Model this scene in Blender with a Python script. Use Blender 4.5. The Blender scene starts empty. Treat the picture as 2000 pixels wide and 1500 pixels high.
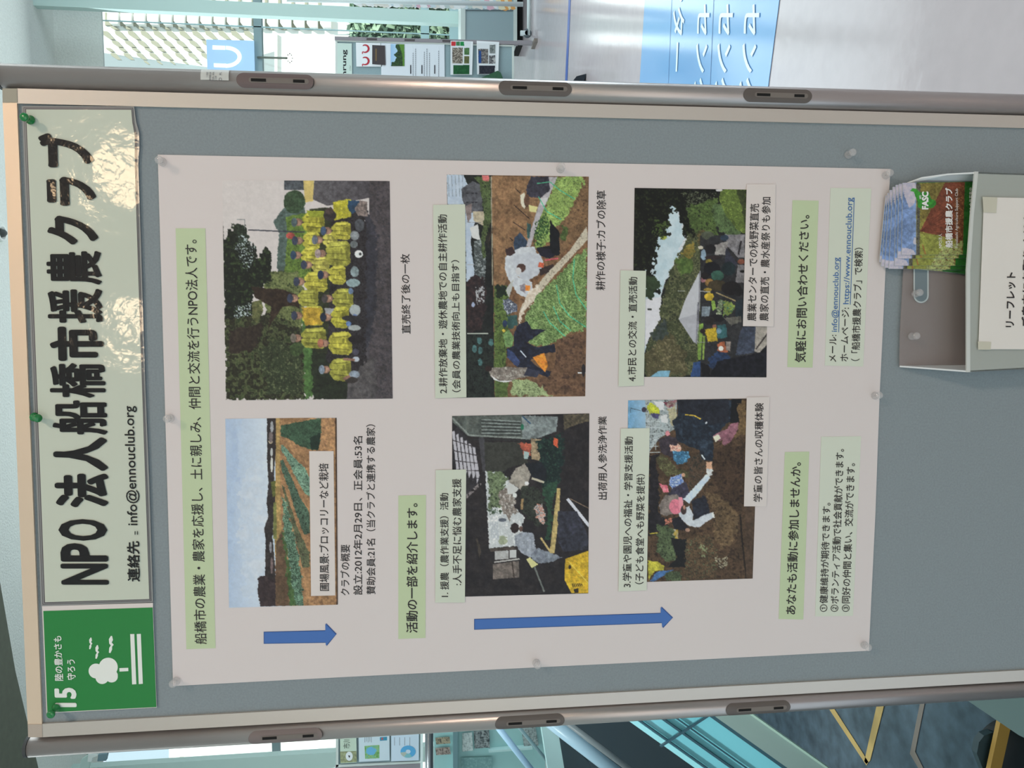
import bpy, bmesh, math, random
import numpy as np
from mathutils import Vector, Matrix
random.seed(4)
SC = bpy.context.scene
COL = SC.collection

# ------------------------------------------------------------------ camera
F = 1550.0                 # focal length in pixels of the 2000 px wide frame
D = 0.91                   # camera to board distance
H = 1.35                   # camera height
R = np.array([[1.652e-04, -1.171261e-01, -9.931170e-01],
              [-9.966387e-01, -8.137746e-02, 9.4316968e-03],
              [-8.192204e-02, 9.897773e-01, -1.1674587e-01]])
Rt = R.T
cd = bpy.data.cameras.new('camera'); cam = bpy.data.objects.new('camera', cd); COL.objects.link(cam)
cd.sensor_width = 36; cd.lens = F / 2000 * 36; cd.clip_end = 600; cd.clip_start = 0.02
rx, up, bk = Rt @ [1, 0, 0], Rt @ [0, -1, 0], Rt @ [0, 0, -1]
cam.matrix_world = Matrix([[rx[0], up[0], bk[0], 0], [rx[1], up[1], bk[1], -D], [rx[2], up[2], bk[2], H], [0, 0, 0, 1]])
SC.camera = cam

# ------------------------------------------------------------------ light
SC.view_settings.view_transform = 'Standard'; SC.view_settings.look = 'None'
SC.view_settings.exposure = 0.0; SC.view_settings.gamma = 1.0; SC.view_settings.use_curve_mapping = False
w = bpy.data.worlds.new('world'); SC.world = w; w.use_nodes = True
bg = w.node_tree.nodes['Background']; bg.inputs[0].default_value = (0.72, 0.88, 1.0, 1); bg.inputs[1].default_value = 1.15
def area(name, loc, target, size, power, color, sy=None):
    l = bpy.data.lights.new(name, 'AREA'); l.size = size; l.energy = power; l.color = color
    if sy: l.shape = 'RECTANGLE'; l.size_y = sy
    o = bpy.data.objects.new(name, l); COL.objects.link(o); o.location = loc
    o.rotation_euler = (Vector(target) - Vector(loc)).to_track_quat('-Z', 'Y').to_euler()
    return o
area('ceiling_lamp_key', (1.7, -2.6, 3.9), (0, 0, 1.2), 0.35, 41, (1.0, 0.75, 0.59))
area('hall_lamp_warm', (0.90, -4.3, 3.16), (0, 0, 1.4), 0.24, 4.5, (1.0, 0.70, 0.42))
area('hall_lamp_warm_high', (0.60, -4.3, 4.22), (0, 0, 1.4), 0.16, 2.2, (1.0, 0.66, 0.40))
area('hall_lamp_warm_side', (-0.04, -4.3, 3.12), (0, 0, 1.4), 0.18, 2.8, (1.0, 0.72, 0.46))
area('rear_fill_light', (-1.0, -8.6, 1.7), (0, 0, 1.2), 7.0, 96, (1.0, 0.86, 0.77), 2.8)  # added soft fill for the board front; no rear window is built
area('post_edge_fill', (11.2, 3.0, 2.6), (0, 2.0, 1.2), 6.0, 430, (0.74, 0.90, 1.0), 3.5)  # added light for the right post's outer edge; the side wall has no window
area('hall_fill_left', (-4.5, 4.0, 5.8), (-4.5, 4.0, 0), 3.0, 150, (0.90, 1.0, 1.0))  # added fill that brightens the left background; no fixture behind it
spl = bpy.data.lights.new('balustrade_fill_spot', 'SPOT'); spl.energy = 900; spl.spot_size = 0.5; spl.spot_blend = 0.6; spl.color = (0.92, 1.0, 1.0); spl.shadow_soft_size = 0.2  # added spot to brighten the cyan balustrade glass, not a known lamp
spo = bpy.data.objects.new('balustrade_fill_spot', spl); COL.objects.link(spo); spo.location = (-2.6, -0.6, 4.2); spo.rotation_euler = (Vector((-2.1, 3.2, 0.4)) - Vector((-2.6, -0.6, 4.2))).to_track_quat('-Z', 'Y').to_euler()
area('window_daylight', (1.0, 10.5, 3.4), (0.5, 0, 1.0), 8.0, 190, (0.86, 0.97, 1.0), 4.5)
area('hall_fill', (2.5, 4.5, 5.8), (2.5, 4.5, 0), 4.0, 190, (0.90, 1.0, 1.0))  # added overhead fill to control the hall brightness; no fixture is built
sn = bpy.data.lights.new('sun', 'SUN'); sn.energy = 6.5; sn.angle = 0.02; sn.color = (1, 0.98, 0.92)
so = bpy.data.objects.new('sun', sn); COL.objects.link(so); so.rotation_euler = Vector((-0.35, 0.8, -0.6)).to_track_quat('-Z', 'Y').to_euler()

# ------------------------------------------------------------------ helpers
def P(px, py, Y=0.0):                      # point of the vertical plane y = Y seen at a pixel of the photograph
    v = Rt @ np.array([(px - 1000) / F, (py - 750) / F, 1.0]); t = (Y + D) / v[1]
    return Vector((v[0] * t, v[1] * t - D, v[2] * t + H))
def G(px, py, z=0.0):                      # point of the horizontal plane at height z
    v = Rt @ np.array([(px - 1000) / F, (py - 750) / F, 1.0]); t = (z - H) / v[2]
    return Vector((v[0] * t, v[1] * t - D, z))
def lin(c):
    c = np.asarray(c, float) / 255
    return np.where(c <= 0.04045, c / 12.92, ((c + 0.055) / 1.055) ** 2.4)
KL = np.array([0.70, 0.66, 0.67])          # how a white surface on the board front comes out
def A(*c): return tuple(np.clip(lin(c) / KL, 0.002, 0.93))
def S(*c): return tuple(lin(c))
def mat(name, col, rough=0.6, metal=0.0, bump=0, bscale=200, var=0, coat=0, coatr=0.1, alpha=1, spec=0.5, emit=None, wave=0, wscale=6, stretch=None, trans=0):
    m = bpy.data.materials.new(name); m.use_nodes = True; nt = m.node_tree; b = nt.nodes['Principled BSDF']
    b.inputs['Base Color'].default_value = (*col, 1); b.inputs['Roughness'].default_value = rough
    b.inputs['Metallic'].default_value = metal; b.inputs['Specular IOR Level'].default_value = spec
    b.inputs['Coat Weight'].default_value = coat; b.inputs['Coat Roughness'].default_value = coatr
    b.inputs['Alpha'].default_value = alpha; b.inputs['Transmission Weight'].default_value = trans
    if emit: b.inputs['Emission Color'].default_value = (*emit[0], 1); b.inputs['Emission Strength'].default_value = emit[1]
    tc = nt.nodes.new('ShaderNodeTexCoord')
    vec = tc.outputs['Object']
    if stretch:
        mp = nt.nodes.new('ShaderNodeMapping'); mp.inputs['Scale'].default_value = stretch
        nt.links.new(vec, mp.inputs['Vector']); vec = mp.outputs[0]
    if var or bump:
        n = nt.nodes.new('ShaderNodeTexNoise'); n.inputs['Scale'].default_value = bscale; n.inputs['Detail'].default_value = 4
        nt.links.new(vec, n.inputs['Vector'])
    last = None
    if wave:
        n2 = nt.nodes.new('ShaderNodeTexNoise'); n2.inputs['Scale'].default_value = wscale; n2.inputs['Detail'].default_value = 5
        nt.links.new(vec, n2.inputs['Vector'])
        b2 = nt.nodes.new('ShaderNodeBump'); b2.inputs['Distance'].default_value = wave; b2.inputs['Strength'].default_value = 1
        nt.links.new(n2.outputs[0], b2.inputs['Height']); last = b2
    if bump:
        bp = nt.nodes.new('ShaderNodeBump'); bp.inputs['Distance'].default_value = bump; bp.inputs['Strength'].default_value = 1
        nt.links.new(n.outputs[0], bp.inputs['Height'])
        if last: nt.links.new(last.outputs[0], bp.inputs['Normal'])
        last = bp
    if last:
        nt.links.new(last.outputs[0], b.inputs['Coat Normal'] if coat and not bump else b.inputs['Normal'])
    if var:
        mr = nt.nodes.new('ShaderNodeMapRange'); mr.inputs['From Min'].default_value = 0.3; mr.inputs['From Max'].default_value = 0.7
        mr.inputs['To Min'].default_value = 1 - var; mr.inputs['To Max'].default_value = 1 + var
        nt.links.new(n.outputs[0], mr.inputs[0])
        vm = nt.nodes.new('ShaderNodeVectorMath'); vm.operation = 'SCALE'; vm.inputs[0].default_value = col
        nt.links.new(mr.outputs[0], vm.inputs['Scale']); nt.links.new(vm.outputs[0], b.inputs['Base Color'])
    return m
_mc = {}
def cm(r, g, b, rough=0.7, board=True, **k):       # plain print or paint of one colour
    key = (r, g, b, rough, board, tuple(sorted(k.items())))
    if key not in _mc: _mc[key] = mat('colour_%d_%d_%d' % (r, g, b), A(r, g, b) if board else S(r, g, b), rough, **k)
    return _mc[key]
def wloc(o):
    v = Vector((0, 0, 0))
    while o: v += o.location; o = o.parent
    return v
def tag(o, label=None, cat=None, group=None, kind=None):
    if label: o['label'] = label
    if cat: o['category'] = cat
    if group: o['group'] = group
    if kind: o['kind'] = kind
    return o
def empty(name, loc, label, cat, group=None):
    o = bpy.data.objects.new(name, None); o.empty_display_size = 0.05; COL.objects.link(o); o.location = loc
    return tag(o, label, cat, group)
def mk(name, verts, faces, m, parent=None, smooth=False, mats=None):
    verts = [Vector(v) for v in verts]
    if parent: org = wloc(parent)
    else:
        lo = Vector([min(v[i] for v in verts) for i in range(3)]); hi = Vector([max(v[i] for v in verts) for i in range(3)])
        org = (lo + hi) / 2
    me = bpy.data.meshes.new(name); me.from_pydata([v - org for v in verts], [], faces)
    for x in (mats or [m]): me.materials.append(x)
    if smooth: me.shade_smooth()
    o = bpy.data.objects.new(name, me); COL.objects.link(o)
    if parent: o.parent = parent
    else: o.location = org
    return o
def prism(name, front, back, m, parent=None):       # two matching outlines joined by side faces
    n = len(front); v = list(front) + list(back)
    f = [list(range(n)), list(range(2 * n - 1, n - 1, -1))] + [[i, i + n, (i + 1) % n + n, (i + 1) % n] for i in range(n)]
    return mk(name, v, f, m, parent)
def sheet(name, pts, off, m, parent=None, th=0.0004, Y=0.0):   # thin flat piece whose front lies off in front of the plane y = Y
    fr = [P(x, y, Y - off) for x, y in pts]
    return prism(name, fr, [p + Vector((0, th, 0)) for p in fr], m, parent)
def slab(name, pts, m, Y0, Y1, parent=None):         # front outline on plane Y0, straight back to Y1
    fr = [P(x, y, Y0) for x, y in pts]
    return prism(name, fr, [Vector((p.x, Y1, p.z)) for p in fr], m, parent)
def box(name, lo, hi, m, parent=None):
    x0, y0, z0 = lo; x1, y1, z1 = hi
    return prism(name, [Vector(p) for p in ((x0, y0, z0), (x1, y0, z0), (x1, y0, z1), (x0, y0, z1))],
                 [Vector(p) for p in ((x0, y1, z0), (x1, y1, z0), (x1, y1, z1), (x0, y1, z1))], m, parent)
def tube(name, a, b, r, m, parent=None, n=16, r2=None):
    a, b = Vector(a), Vector(b); d = (b - a).normalized()
    u = d.orthogonal().normalized(); w_ = d.cross(u); r2 = r if r2 is None else r2
    v = [a + (u * math.cos(t) + w_ * math.sin(t)) * r for t in [i * 2 * math.pi / n for i in range(n)]]
    v += [b + (u * math.cos(t) + w_ * math.sin(t)) * r2 for t in [i * 2 * math.pi / n for i in range(n)]]
    f = [[i, (i + 1) % n, (i + 1) % n + n, i + n] for i in range(n)] + [list(range(n - 1, -1, -1)), list(range(n, 2 * n))]
    o = mk(name, v, f, m, parent, smooth=False)
    for p in o.data.polygons: p.use_smooth = len(p.vertices) == 4
    return o
def lathe(name, base, axis, prof, m, parent=None, n=20):   # prof: (distance along axis, radius)
    base = Vector(base); d = Vector(axis).normalized(); u = d.orthogonal().normalized(); w_ = d.cross(u)
    v = []
    for h, r in prof: v += [base + d * h + (u * math.cos(t) + w_ * math.sin(t)) * r for t in [i * 2 * math.pi / n for i in range(n)]]
    f = [[k * n + i, k * n + (i + 1) % n, (k + 1) * n + (i + 1) % n, (k + 1) * n + i] for k in range(len(prof) - 1) for i in range(n)]
    f += [list(range(n - 1, -1, -1)), list(range((len(prof) - 1) * n, len(prof) * n))]
    return mk(name, v, f, m, parent, smooth=True)

# ---- writing: every line becomes one mesh fitted to its place
def glyphs(s, bold=0.0):
    c = bpy.data.curves.new('writing', 'FONT'); c.body = s; c.size = 1; c.resolution_u = 3
    o = bpy.data.objects.new('writing', c); COL.objects.link(o)
    bpy.context.view_layer.update()
    me = bpy.data.meshes.new_from_object(o.evaluated_get(bpy.context.evaluated_depsgraph_get()))
    v = np.zeros(len(me.vertices) * 3); me.vertices.foreach_get('co', v); v = v.reshape(-1, 3)
    f = [list(p.vertices) for p in me.polygons]
    bpy.data.objects.remove(o); bpy.data.curves.remove(c); bpy.data.meshes.remove(me)
    return v, f
def write(s, q, off, m, parent, bold=0.0, plane=None, name='text_line', Y=0.0):
    """q = lower left, lower right, upper right, upper left corner of the line's own box."""
    v, f = glyphs(s, bold)
    if bold:                                   # heavier strokes
        k = 12 if bold > 0.015 else 4; n0 = len(v); V0, F0 = v, f; v = [V0]; f = list(F0)
        for i in range(k):
            a_ = 2 * math.pi * i / k; v.append(V0 + np.array([math.cos(a_), math.sin(a_), 0]) * bold); f += [[q_ + n0 * (i + 1) for q_ in t_] for t_ in F0]
        v = np.concatenate(v)
    zi = np.repeat(np.arange(len(v) // n0), n0) if bold else None
    lo, hi = v.min(0), v.max(0); uv = (v[:, :2] - lo[:2]) / np.maximum(hi[:2] - lo[:2], 1e-6)
    q = np.array(q, float); U, V = uv[:, :1], uv[:, 1:2]
    p = (1 - U) * (1 - V) * q[0] + U * (1 - V) * q[1] + U * V * q[2] + (1 - U) * V * q[3]
    fn = plane or (lambda x, y: P(x, y, Y - off))
    q3 = [fn(x, y) for x, y in p]
    if bold: q3 = [c + Vector((0, -2.5e-5 * z, 2.5e-5 * z if plane else 0)) for c, z in zip(q3, zi)]     # the passes lie one on another like ink layers
    return mk(name, q3, f, m, parent)
def T(s, a, b, off, m, parent, bold=0.007, **k):
    """a = (x glyph top, x glyph foot, y) where the line begins, b = the same where it ends."""
    return write(s, [(a[1], a[2]), (b[1], b[2]), (b[0], b[2]), (a[0], a[2])], off, m, parent, bold, **k)

# ---- printed photographs: dabs of colour laid on a fine grid of the paper
def noise(h, w, size, seed):
    r = np.random.RandomState(seed); out = np.zeros((h, w)); amp = 1; tot = 0
    for o in range(3):
        s = max(size / 2 ** o, 1.2); gh, gw = int(h / s) + 3, int(w / s) + 3
        g = r.rand(gh, gw); yy = np.arange(h) / s; xx = np.arange(w) / s
        y0, x0 = yy.astype(int), xx.astype(int); fy, fx = (yy - y0)[:, None], (xx - x0)[None]
        fy, fx = fy * fy * (3 - 2 * fy), fx * fx * (3 - 2 * fx)
        a = g[y0][:, x0]; b = g[y0][:, x0 + 1]; c = g[y0 + 1][:, x0]; d = g[y0 + 1][:, x0 + 1]
        out += amp * ((a * (1 - fx) + b * fx) * (1 - fy) + (c * (1 - fx) + d * fx) * fy); tot += amp; amp *= 0.6
    out /= tot
    return np.clip((out - 0.5) * 1.9 + 0.5, 0, 1)
class Print:
    def __init__(s, x0, y0, x1, y1, z, base=(120, 120, 120)):
        s.x0, s.y0, s.z, s.ss = x0, y0, z, 2.0
        s.w, s.h = int((x1 - x0) * 2) + 2, int((y1 - y0) * 2) + 2
        s.a = np.zeros((s.h, s.w, 3)) + np.array(base, float)
        s.n = 0
    def q(s, pts): return (np.array(pts, float) / s.z) * s.ss
    def mask(s, pts, jag=0, seed=1):
        p = s.q(pts); J = jag * s.ss + 2
        xa, ya = np.maximum(np.floor(p.min(0) - J), 0).astype(int); xb, yb = np.ceil(p.max(0) + J).astype(int)
        xb, yb = min(xb, s.w), min(yb, s.h)
        if xb <= xa or yb <= ya: return None
        X, Y = np.meshgrid(np.arange(xa, xb) + 0.5, np.arange(ya, yb) + 0.5)
        jag = jag * 0.4 if jag < 4 else jag * 0.75
        if jag:
            X = X + (noise(yb - ya, xb - xa, 5 + jag * 2, seed) - 0.5) * 2 * jag * s.ss
            Y = Y + (noise(yb - ya, xb - xa, 5 + jag * 2, seed + 9) - 0.5) * 2 * jag * s.ss
        m = np.zeros(X.shape, bool); n = len(p)
        for i in range(n):
            (ax, ay), (bx, by) = p[i], p[(i + 1) % n]
            if ay == by: continue
            m ^= ((ay > Y) != (by > Y)) & (X < (bx - ax) * (Y - ay) / (by - ay) + ax)
        return (slice(ya, yb), slice(xa, xb)), m
    def poly(s, pts, c, jag=0, c2=None, size=4, mix=1.0, thr=None):
        s.n += 1; r = s.mask(pts, jag, s.n * 7)
        if r is None: return s
        sl, m = r; sub = s.a[sl]
        if c2 is None: col = np.zeros(sub.shape) + np.array(c, float)
        else:
            cs = [np.array(c, float)] + [np.array(k, float) for k in (c2 if isinstance(c2[0], (tuple, list)) else [c2])]
            t = noise(*m.shape, size * s.ss, s.n * 13) * (len(cs) - 1); i = np.clip(t.astype(int), 0, len(cs) - 2); f = (t - i)[..., None]
            cs = np.array(cs); col = cs[i] * (1 - f) + cs[i + 1] * f
        if thr is not None: m = m & (noise(*m.shape, size * s.ss, s.n * 31) > thr)
        sub[m] = sub[m] * (1 - mix) + col[m] * mix
        return s
    def grad(s, pts, ca, cb, ax=0, jag=0):
        s.n += 1; r = s.mask(pts, jag, s.n)
        sl, m = r; sub = s.a[sl]; k = np.linspace(0, 1, m.shape[1 - ax]); t = (k[None, :, None] if ax == 0 else k[:, None, None])
        col = np.array(ca, float) * (1 - t) + np.array(cb, float) * t + np.zeros(sub.shape); sub[m] = col[m]; return s
    def ell(s, cx, cy, rx_, ry_, c, rot=0, **k):
        t = np.linspace(0, 2 * np.pi, 25)[:-1]; ca, sa = math.cos(rot), math.sin(rot)
        return s.poly([(cx + rx_ * math.cos(u) * ca - ry_ * math.sin(u) * sa, cy + rx_ * math.cos(u) * sa + ry_ * math.sin(u) * ca) for u in t], c, **k)
    def line(s, pts, w_, c, **k):
        for (ax, ay), (bx, by) in zip(pts, pts[1:]):
            L = math.hypot(bx - ax, by - ay) or 1; nx, ny = -(by - ay) / L * w_ / 2, (bx - ax) / L * w_ / 2
            s.poly([(ax + nx, ay + ny), (bx + nx, by + ny), (bx - nx, by - ny), (ax - nx, ay - ny)], c, **k)
        return s
    def soft(s, k=1):
        for _ in range(k):
            a = np.pad(s.a, ((1, 1), (1, 1), (0, 0)), 'edge')
            s.a = (a[:-2, 1:-1] + a[2:, 1:-1] + a[1:-1, :-2] + a[1:-1, 2:] + 2 * a[1:-1, 1:-1]) / 6
        return s
    def lay(s, quad, off, parent, name='photo_print', den=0.85, Y=0.0, m=None, surf=None, board=True):
        """quad = the print's corners (photograph pixels): top left, top right, bottom right, bottom left."""
        q = np.array(quad, float)
        nu = int(max(np.hypot(*(q[1] - q[0])), np.hypot(*(q[2] - q[3]))) * den) + 1
        nv = int(max(np.hypot(*(q[3] - q[0])), np.hypot(*(q[2] - q[1]))) * den) + 1
        U, V = np.meshgrid(np.linspace(0, 1, nu), np.linspace(0, 1, nv)); U = U.ravel()[:, None]; V = V.ravel()[:, None]
        p = (1 - U) * (1 - V) * q[0] + U * (1 - V) * q[1] + U * V * q[2] + (1 - U) * V * q[3]
        sx = np.clip(((p[:, 0] - s.x0) * s.ss).astype(int), 0, s.w - 1); sy = np.clip(((p[:, 1] - s.y0) * s.ss).astype(int), 0, s.h - 1)
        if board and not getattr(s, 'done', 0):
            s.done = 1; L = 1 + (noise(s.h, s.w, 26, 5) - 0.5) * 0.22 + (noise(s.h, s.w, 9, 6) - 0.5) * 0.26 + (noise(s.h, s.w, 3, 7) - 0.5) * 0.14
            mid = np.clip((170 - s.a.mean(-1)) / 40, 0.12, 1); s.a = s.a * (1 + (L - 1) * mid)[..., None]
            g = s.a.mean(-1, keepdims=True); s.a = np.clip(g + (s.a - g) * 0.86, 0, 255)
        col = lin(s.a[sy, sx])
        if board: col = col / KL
        if surf: co = surf(p)
        else:
            d = np.stack([(p[:, 0] - 1000) / F, (p[:, 1] - 750) / F, np.ones(len(p))], 1) @ R
            t = (Y - off + D) / d[:, 1]; co = d * t[:, None]; co[:, 1] -= D; co[:, 2] += H
        org = np.array(wloc(parent)); me = bpy.data.meshes.new(name)
        i = np.arange(nu * nv).reshape(nv, nu); f = np.stack([i[:-1, :-1], i[1:, :-1], i[1:, 1:], i[:-1, 1:]], -1).reshape(-1, 4)
        me.vertices.add(nu * nv); me.vertices.foreach_set('co', (co - org).ravel())
        me.loops.add(f.size); me.loops.foreach_set('vertex_index', f.ravel())
        me.polygons.add(len(f)); me.polygons.foreach_set('loop_start', np.arange(0, f.size, 4))
        me.update(calc_edges=True)
        at = me.color_attributes.new('ink', 'FLOAT_COLOR', 'POINT')
        at.data.foreach_set('color', np.concatenate([np.clip(col, 0, 0.95), np.ones((len(col), 1))], 1).ravel())
        me.materials.append(m or INK); o = bpy.data.objects.new(name, me); COL.objects.link(o); o.parent = parent
        return o
def inkmat(name, rough, coat=0):
    m = mat(name, (0.5, 0.5, 0.5), rough, spec=0.35, coat=coat)
    n = m.node_tree.nodes.new('ShaderNodeVertexColor'); n.layer_name = 'ink'
    m.node_tree.links.new(n.outputs[0], m.node_tree.nodes['Principled BSDF'].inputs['Base Color']); return m
INK = inkmat('printed_ink', 0.55)

# ------------------------------------------------------------------ materials
PAPER = mat('poster_paper', A(194, 183, 183), 0.6, wave=0.004, wscale=3, spec=0.3)
PAPER_W = mat('white_paper', A(197, 186, 184), 0.7)
FELT = mat('grey_felt', A(123, 129, 134), 0.95, bump=0.0006, bscale=420, var=0.06, spec=0.1)
ALU = mat('satin_aluminium', (0.46, 0.425, 0.415), 0.34, metal=0.75, bump=0.00006, bscale=300, stretch=(6, 6, 0.25))
ALU_FLAT = mat('painted_aluminium', A(176, 166, 160), 0.36, metal=0.35, bump=0.00003, bscale=300, stretch=(6, 6, 0.3))
CORNER = mat('grey_corner_plastic', A(140, 134, 122), 0.5)
SLOT = mat('brown_grey_plastic', A(82, 74, 71), 0.5)
DARK = mat('black_void', (0.006, 0.006, 0.006), 0.9)
BLACKP = mat('black_print', A(34, 27, 28), 0.6)
INKT = cm(38, 34, 36)
GREENP = cm(172, 182, 150)
PALEG = cm(184, 187, 174)
PALEG2 = cm(188, 190, 178)
BLUEA = cm(62, 98, 160)
LINK = cm(60, 98, 150)

# ------------------------------------------------------------------ room
CEIL = 6.05; WALLY = 11.0
ceil_m = mat('ceiling_board', S(226, 232, 226), 0.9, bump=0.01, bscale=40, var=0.05)
wall_m = mat('pale_wall', S(205, 212, 208), 0.9, var=0.03, bscale=30)
floor_m = mat('polished_floor', S(186, 176, 180), 0.13, var=0.035, bscale=14, bump=0.0006, spec=0.6)
floor_d = mat('dark_granite_floor', S(66, 80, 90), 0.22, var=0.35, bscale=9, spec=0.5)
def st(o, *a): o['kind'] = 'structure'; return o
st(box('ceiling', (-9, -9, CEIL), (12, WALLY, CEIL + 0.2), ceil_m))
st(box('floor', (-0.35, -9, -0.2), (12, WALLY + 0.3, 0), floor_m))
st(box('floor_far', (-9, 6.9, -0.2), (-0.35, WALLY + 0.3, 0), floor_m))
st(box('floor_lower', (-9, -2, -1.7), (-0.35, 6.9, -1.5), floor_d))
st(box('trim_1', (-9, 6.86, -1.5), (-0.35, 6.9, -0.2), mat('stairwell_wall', S(70, 84, 92), 0.6)))
st(box('trim_2', (-0.37, -2, -1.5), (-0.35, 6.86, -0.2), wall_m))
st(box('wall_back', (-9, -9.2, 0), (12, -9, CEIL), wall_m))
st(box('wall_left', (-9.2, -9, -1.7), (-9, WALLY, CEIL), wall_m))
st(box('wall_right', (12, -9, 0), (12.2, WALLY, CEIL), wall_m))
# the window wall: pixel rows give the heights (x of the photograph is height there)
frame_m = mat('window_frame_paint', S(150, 172, 176), 0.5)
sill_m = mat('window_sill_paint', S(190, 222, 224), 0.5)
zt = CEIL; zs = P(892, 60, WALLY).z
st(box('wall_far', (-9, WALLY, 0), (12, WALLY + 0.25, zs), wall_m))
xl, xr = -9.0, 12.0
glass_m = bpy.data.materials.new('window_glass'); glass_m.use_nodes = True
nt = glass_m.node_tree; nt.nodes.remove(nt.nodes['Principled BSDF'])
tr = nt.nodes.new('ShaderNodeBsdfTransparent'); tr.inputs[0].default_value = (0.93, 0.98, 0.97, 1)
gl = nt.nodes.new('ShaderNodeBsdfGlossy'); gl.inputs['Roughness'].default_value = 0.03
fr = nt.nodes.new('ShaderNodeFresnel'); mx = nt.nodes.new('ShaderNodeMixShader')
nt.links.new(fr.outputs[0], mx.inputs[0]); nt.links.new(tr.outputs[0], mx.inputs[1]); nt.links.new(gl.outputs[0], mx.inputs[2])
nt.links.new(mx.outputs[0], nt.nodes['Material Output'].inputs['Surface'])
win = st(box('window_1', (xl, WALLY + 0.10, zs), (xr, WALLY + 0.11, zt), glass_m))
def wbar(name, y0, y1, z0, z1, x0=xl, x1=xr, m=frame_m):
    return box(name, (x0, y0, z0), (x1, y1, z1), m, win)
z_tr = [P(504, 100, WALLY).z, P(830, 60, WALLY).z]
wbar('transom', WALLY, WALLY + 0.12, z_tr[0] - 0.055, z_tr[0] + 0.055)
wbar('transom', WALLY, WALLY + 0.12, z_tr[1] - 0.06, z_tr[1] + 0.06, m=sill_m)
wbar('sill', WALLY - 0.12, WALLY + 0.2, zs - 0.02, zs + 0.1, m=sill_m)
for px, py, wd in ((500, 52, 0.014), (500, -60, 0.05), (300, 1560, 0.014), (500, 1620, 0.05)):
    x = P(px, py, WALLY).x
    wbar('mullion', WALLY + 0.0, WALLY + (0.02 if wd < 0.02 else 0.09), zs, zt, x - wd / 2, x + wd / 2, m=sill_m)
# round-cornered square columns in front of the glass
colm = mat('column_paint', S(196, 222, 216), 0.55)
def column(name, ya, yb, xpix, Y):
    xa = P(xpix, ya, Y).x; xb = P(xpix, yb, Y).x; x0, x1 = min(xa, xb), max(xa, xb)
    return st(box(name, (x0, Y, 0), (x1, Y + 0.12, CEIL), colm))
column('trim_3', 7, 32, 560, 9.9)
column('trim_4', 1485, 1516, 400, 9.9)
# dark bulkhead at the upper left, sloping down from the ceiling
bulk = mat('olive_bulkhead', S(92, 98, 84), 0.8, var=0.08, bscale=12)
def C(x, y, z): 
    v = Rt @ np.array([(x - 1000) / F, (y - 750) / F, 1.0]); t = (z - H) / v[2]
    return Vector((v[0] * t, v[1] * t - D, z))
pts = [C(-40, 1000, CEIL - 0.35), C(0, 1136, CEIL - 0.35), C(30, 1310, CEIL - 0.35), C(75, 1500, CEIL - 0.35), C(85, 1600, CEIL - 0.35), C(-60, 1700, CEIL - 0.35)]
st(prism('trim_5', pts, [p + Vector((0, 0, 0.34)) for p in pts], bulk))

# ------------------------------------------------------------------ outside
outm = mat('cream_render', (0.80, 0.79, 0.74), 0.9, emit=((1, 1, 0.97), 0.0))
BY = 120.0
def bt(x, y): return (180 + x / 4, y / 4)
building = empty('apartment_building', P(1010, 60, BY), 'cream high-rise apartment block with rows of balconies seen through the window', 'building')
slab('wall', [(100, -260), (682, -260), (682, 66), (655, 67), (420, 133), (200, 103), (100, 92)], outm, BY, BY + 12, building)
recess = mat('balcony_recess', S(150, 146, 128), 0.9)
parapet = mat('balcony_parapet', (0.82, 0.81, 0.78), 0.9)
def piece(name, pts, m, d): return slab(name, pts, m, BY - d, BY - 0.01, building)
for i in range(17):
    x = 206 + 26.0 * i
    if x > 670: break
    sh = 0.018 * (x - 200)
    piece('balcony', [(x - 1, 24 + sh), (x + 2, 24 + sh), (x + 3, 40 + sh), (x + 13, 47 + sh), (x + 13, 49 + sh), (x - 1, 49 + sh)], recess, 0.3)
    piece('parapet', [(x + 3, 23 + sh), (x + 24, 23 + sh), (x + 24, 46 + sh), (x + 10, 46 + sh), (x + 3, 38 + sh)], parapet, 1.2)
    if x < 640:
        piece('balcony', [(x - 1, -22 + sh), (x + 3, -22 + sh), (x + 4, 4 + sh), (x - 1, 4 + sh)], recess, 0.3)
rows = [(50, 58, 12), (60, 77, 11), (79, 92, 11), (93, 101, 10), (103, 117, 10), (118, 126, 6)]
for i in range(-3, 16):
    for y0, y1, wd in rows:
        x = 214 + 25.2 * i + 0.95 * (y0 - 50) + (1.5 if y0 > 78 else 0)
        lim = 103 + (x - 200) * 0.12
        if x < 197 or y1 > lim + 16 or x > 640: continue
        if x > 398 and y1 > 79 and x < 500: continue
        if x > 486 and y0 > 58: continue
        d = (y1 - y0) * 0.85
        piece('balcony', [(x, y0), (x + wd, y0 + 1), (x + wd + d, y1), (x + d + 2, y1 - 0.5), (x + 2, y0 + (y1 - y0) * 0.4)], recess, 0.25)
low = empty('white_office_block', P(1012, 110, 70), 'bright white low building under the transom, beside the apartment block', 'building')
slab('wall', [(540, 66), (700, 70), (1012, 72), (1012, 330), (540, 330)], outm, 70, 82, low)
slab('parapet', [(536, 64), (541, 64), (541, 330), (536, 330)], parapet, 69.6, 70, low)
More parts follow.
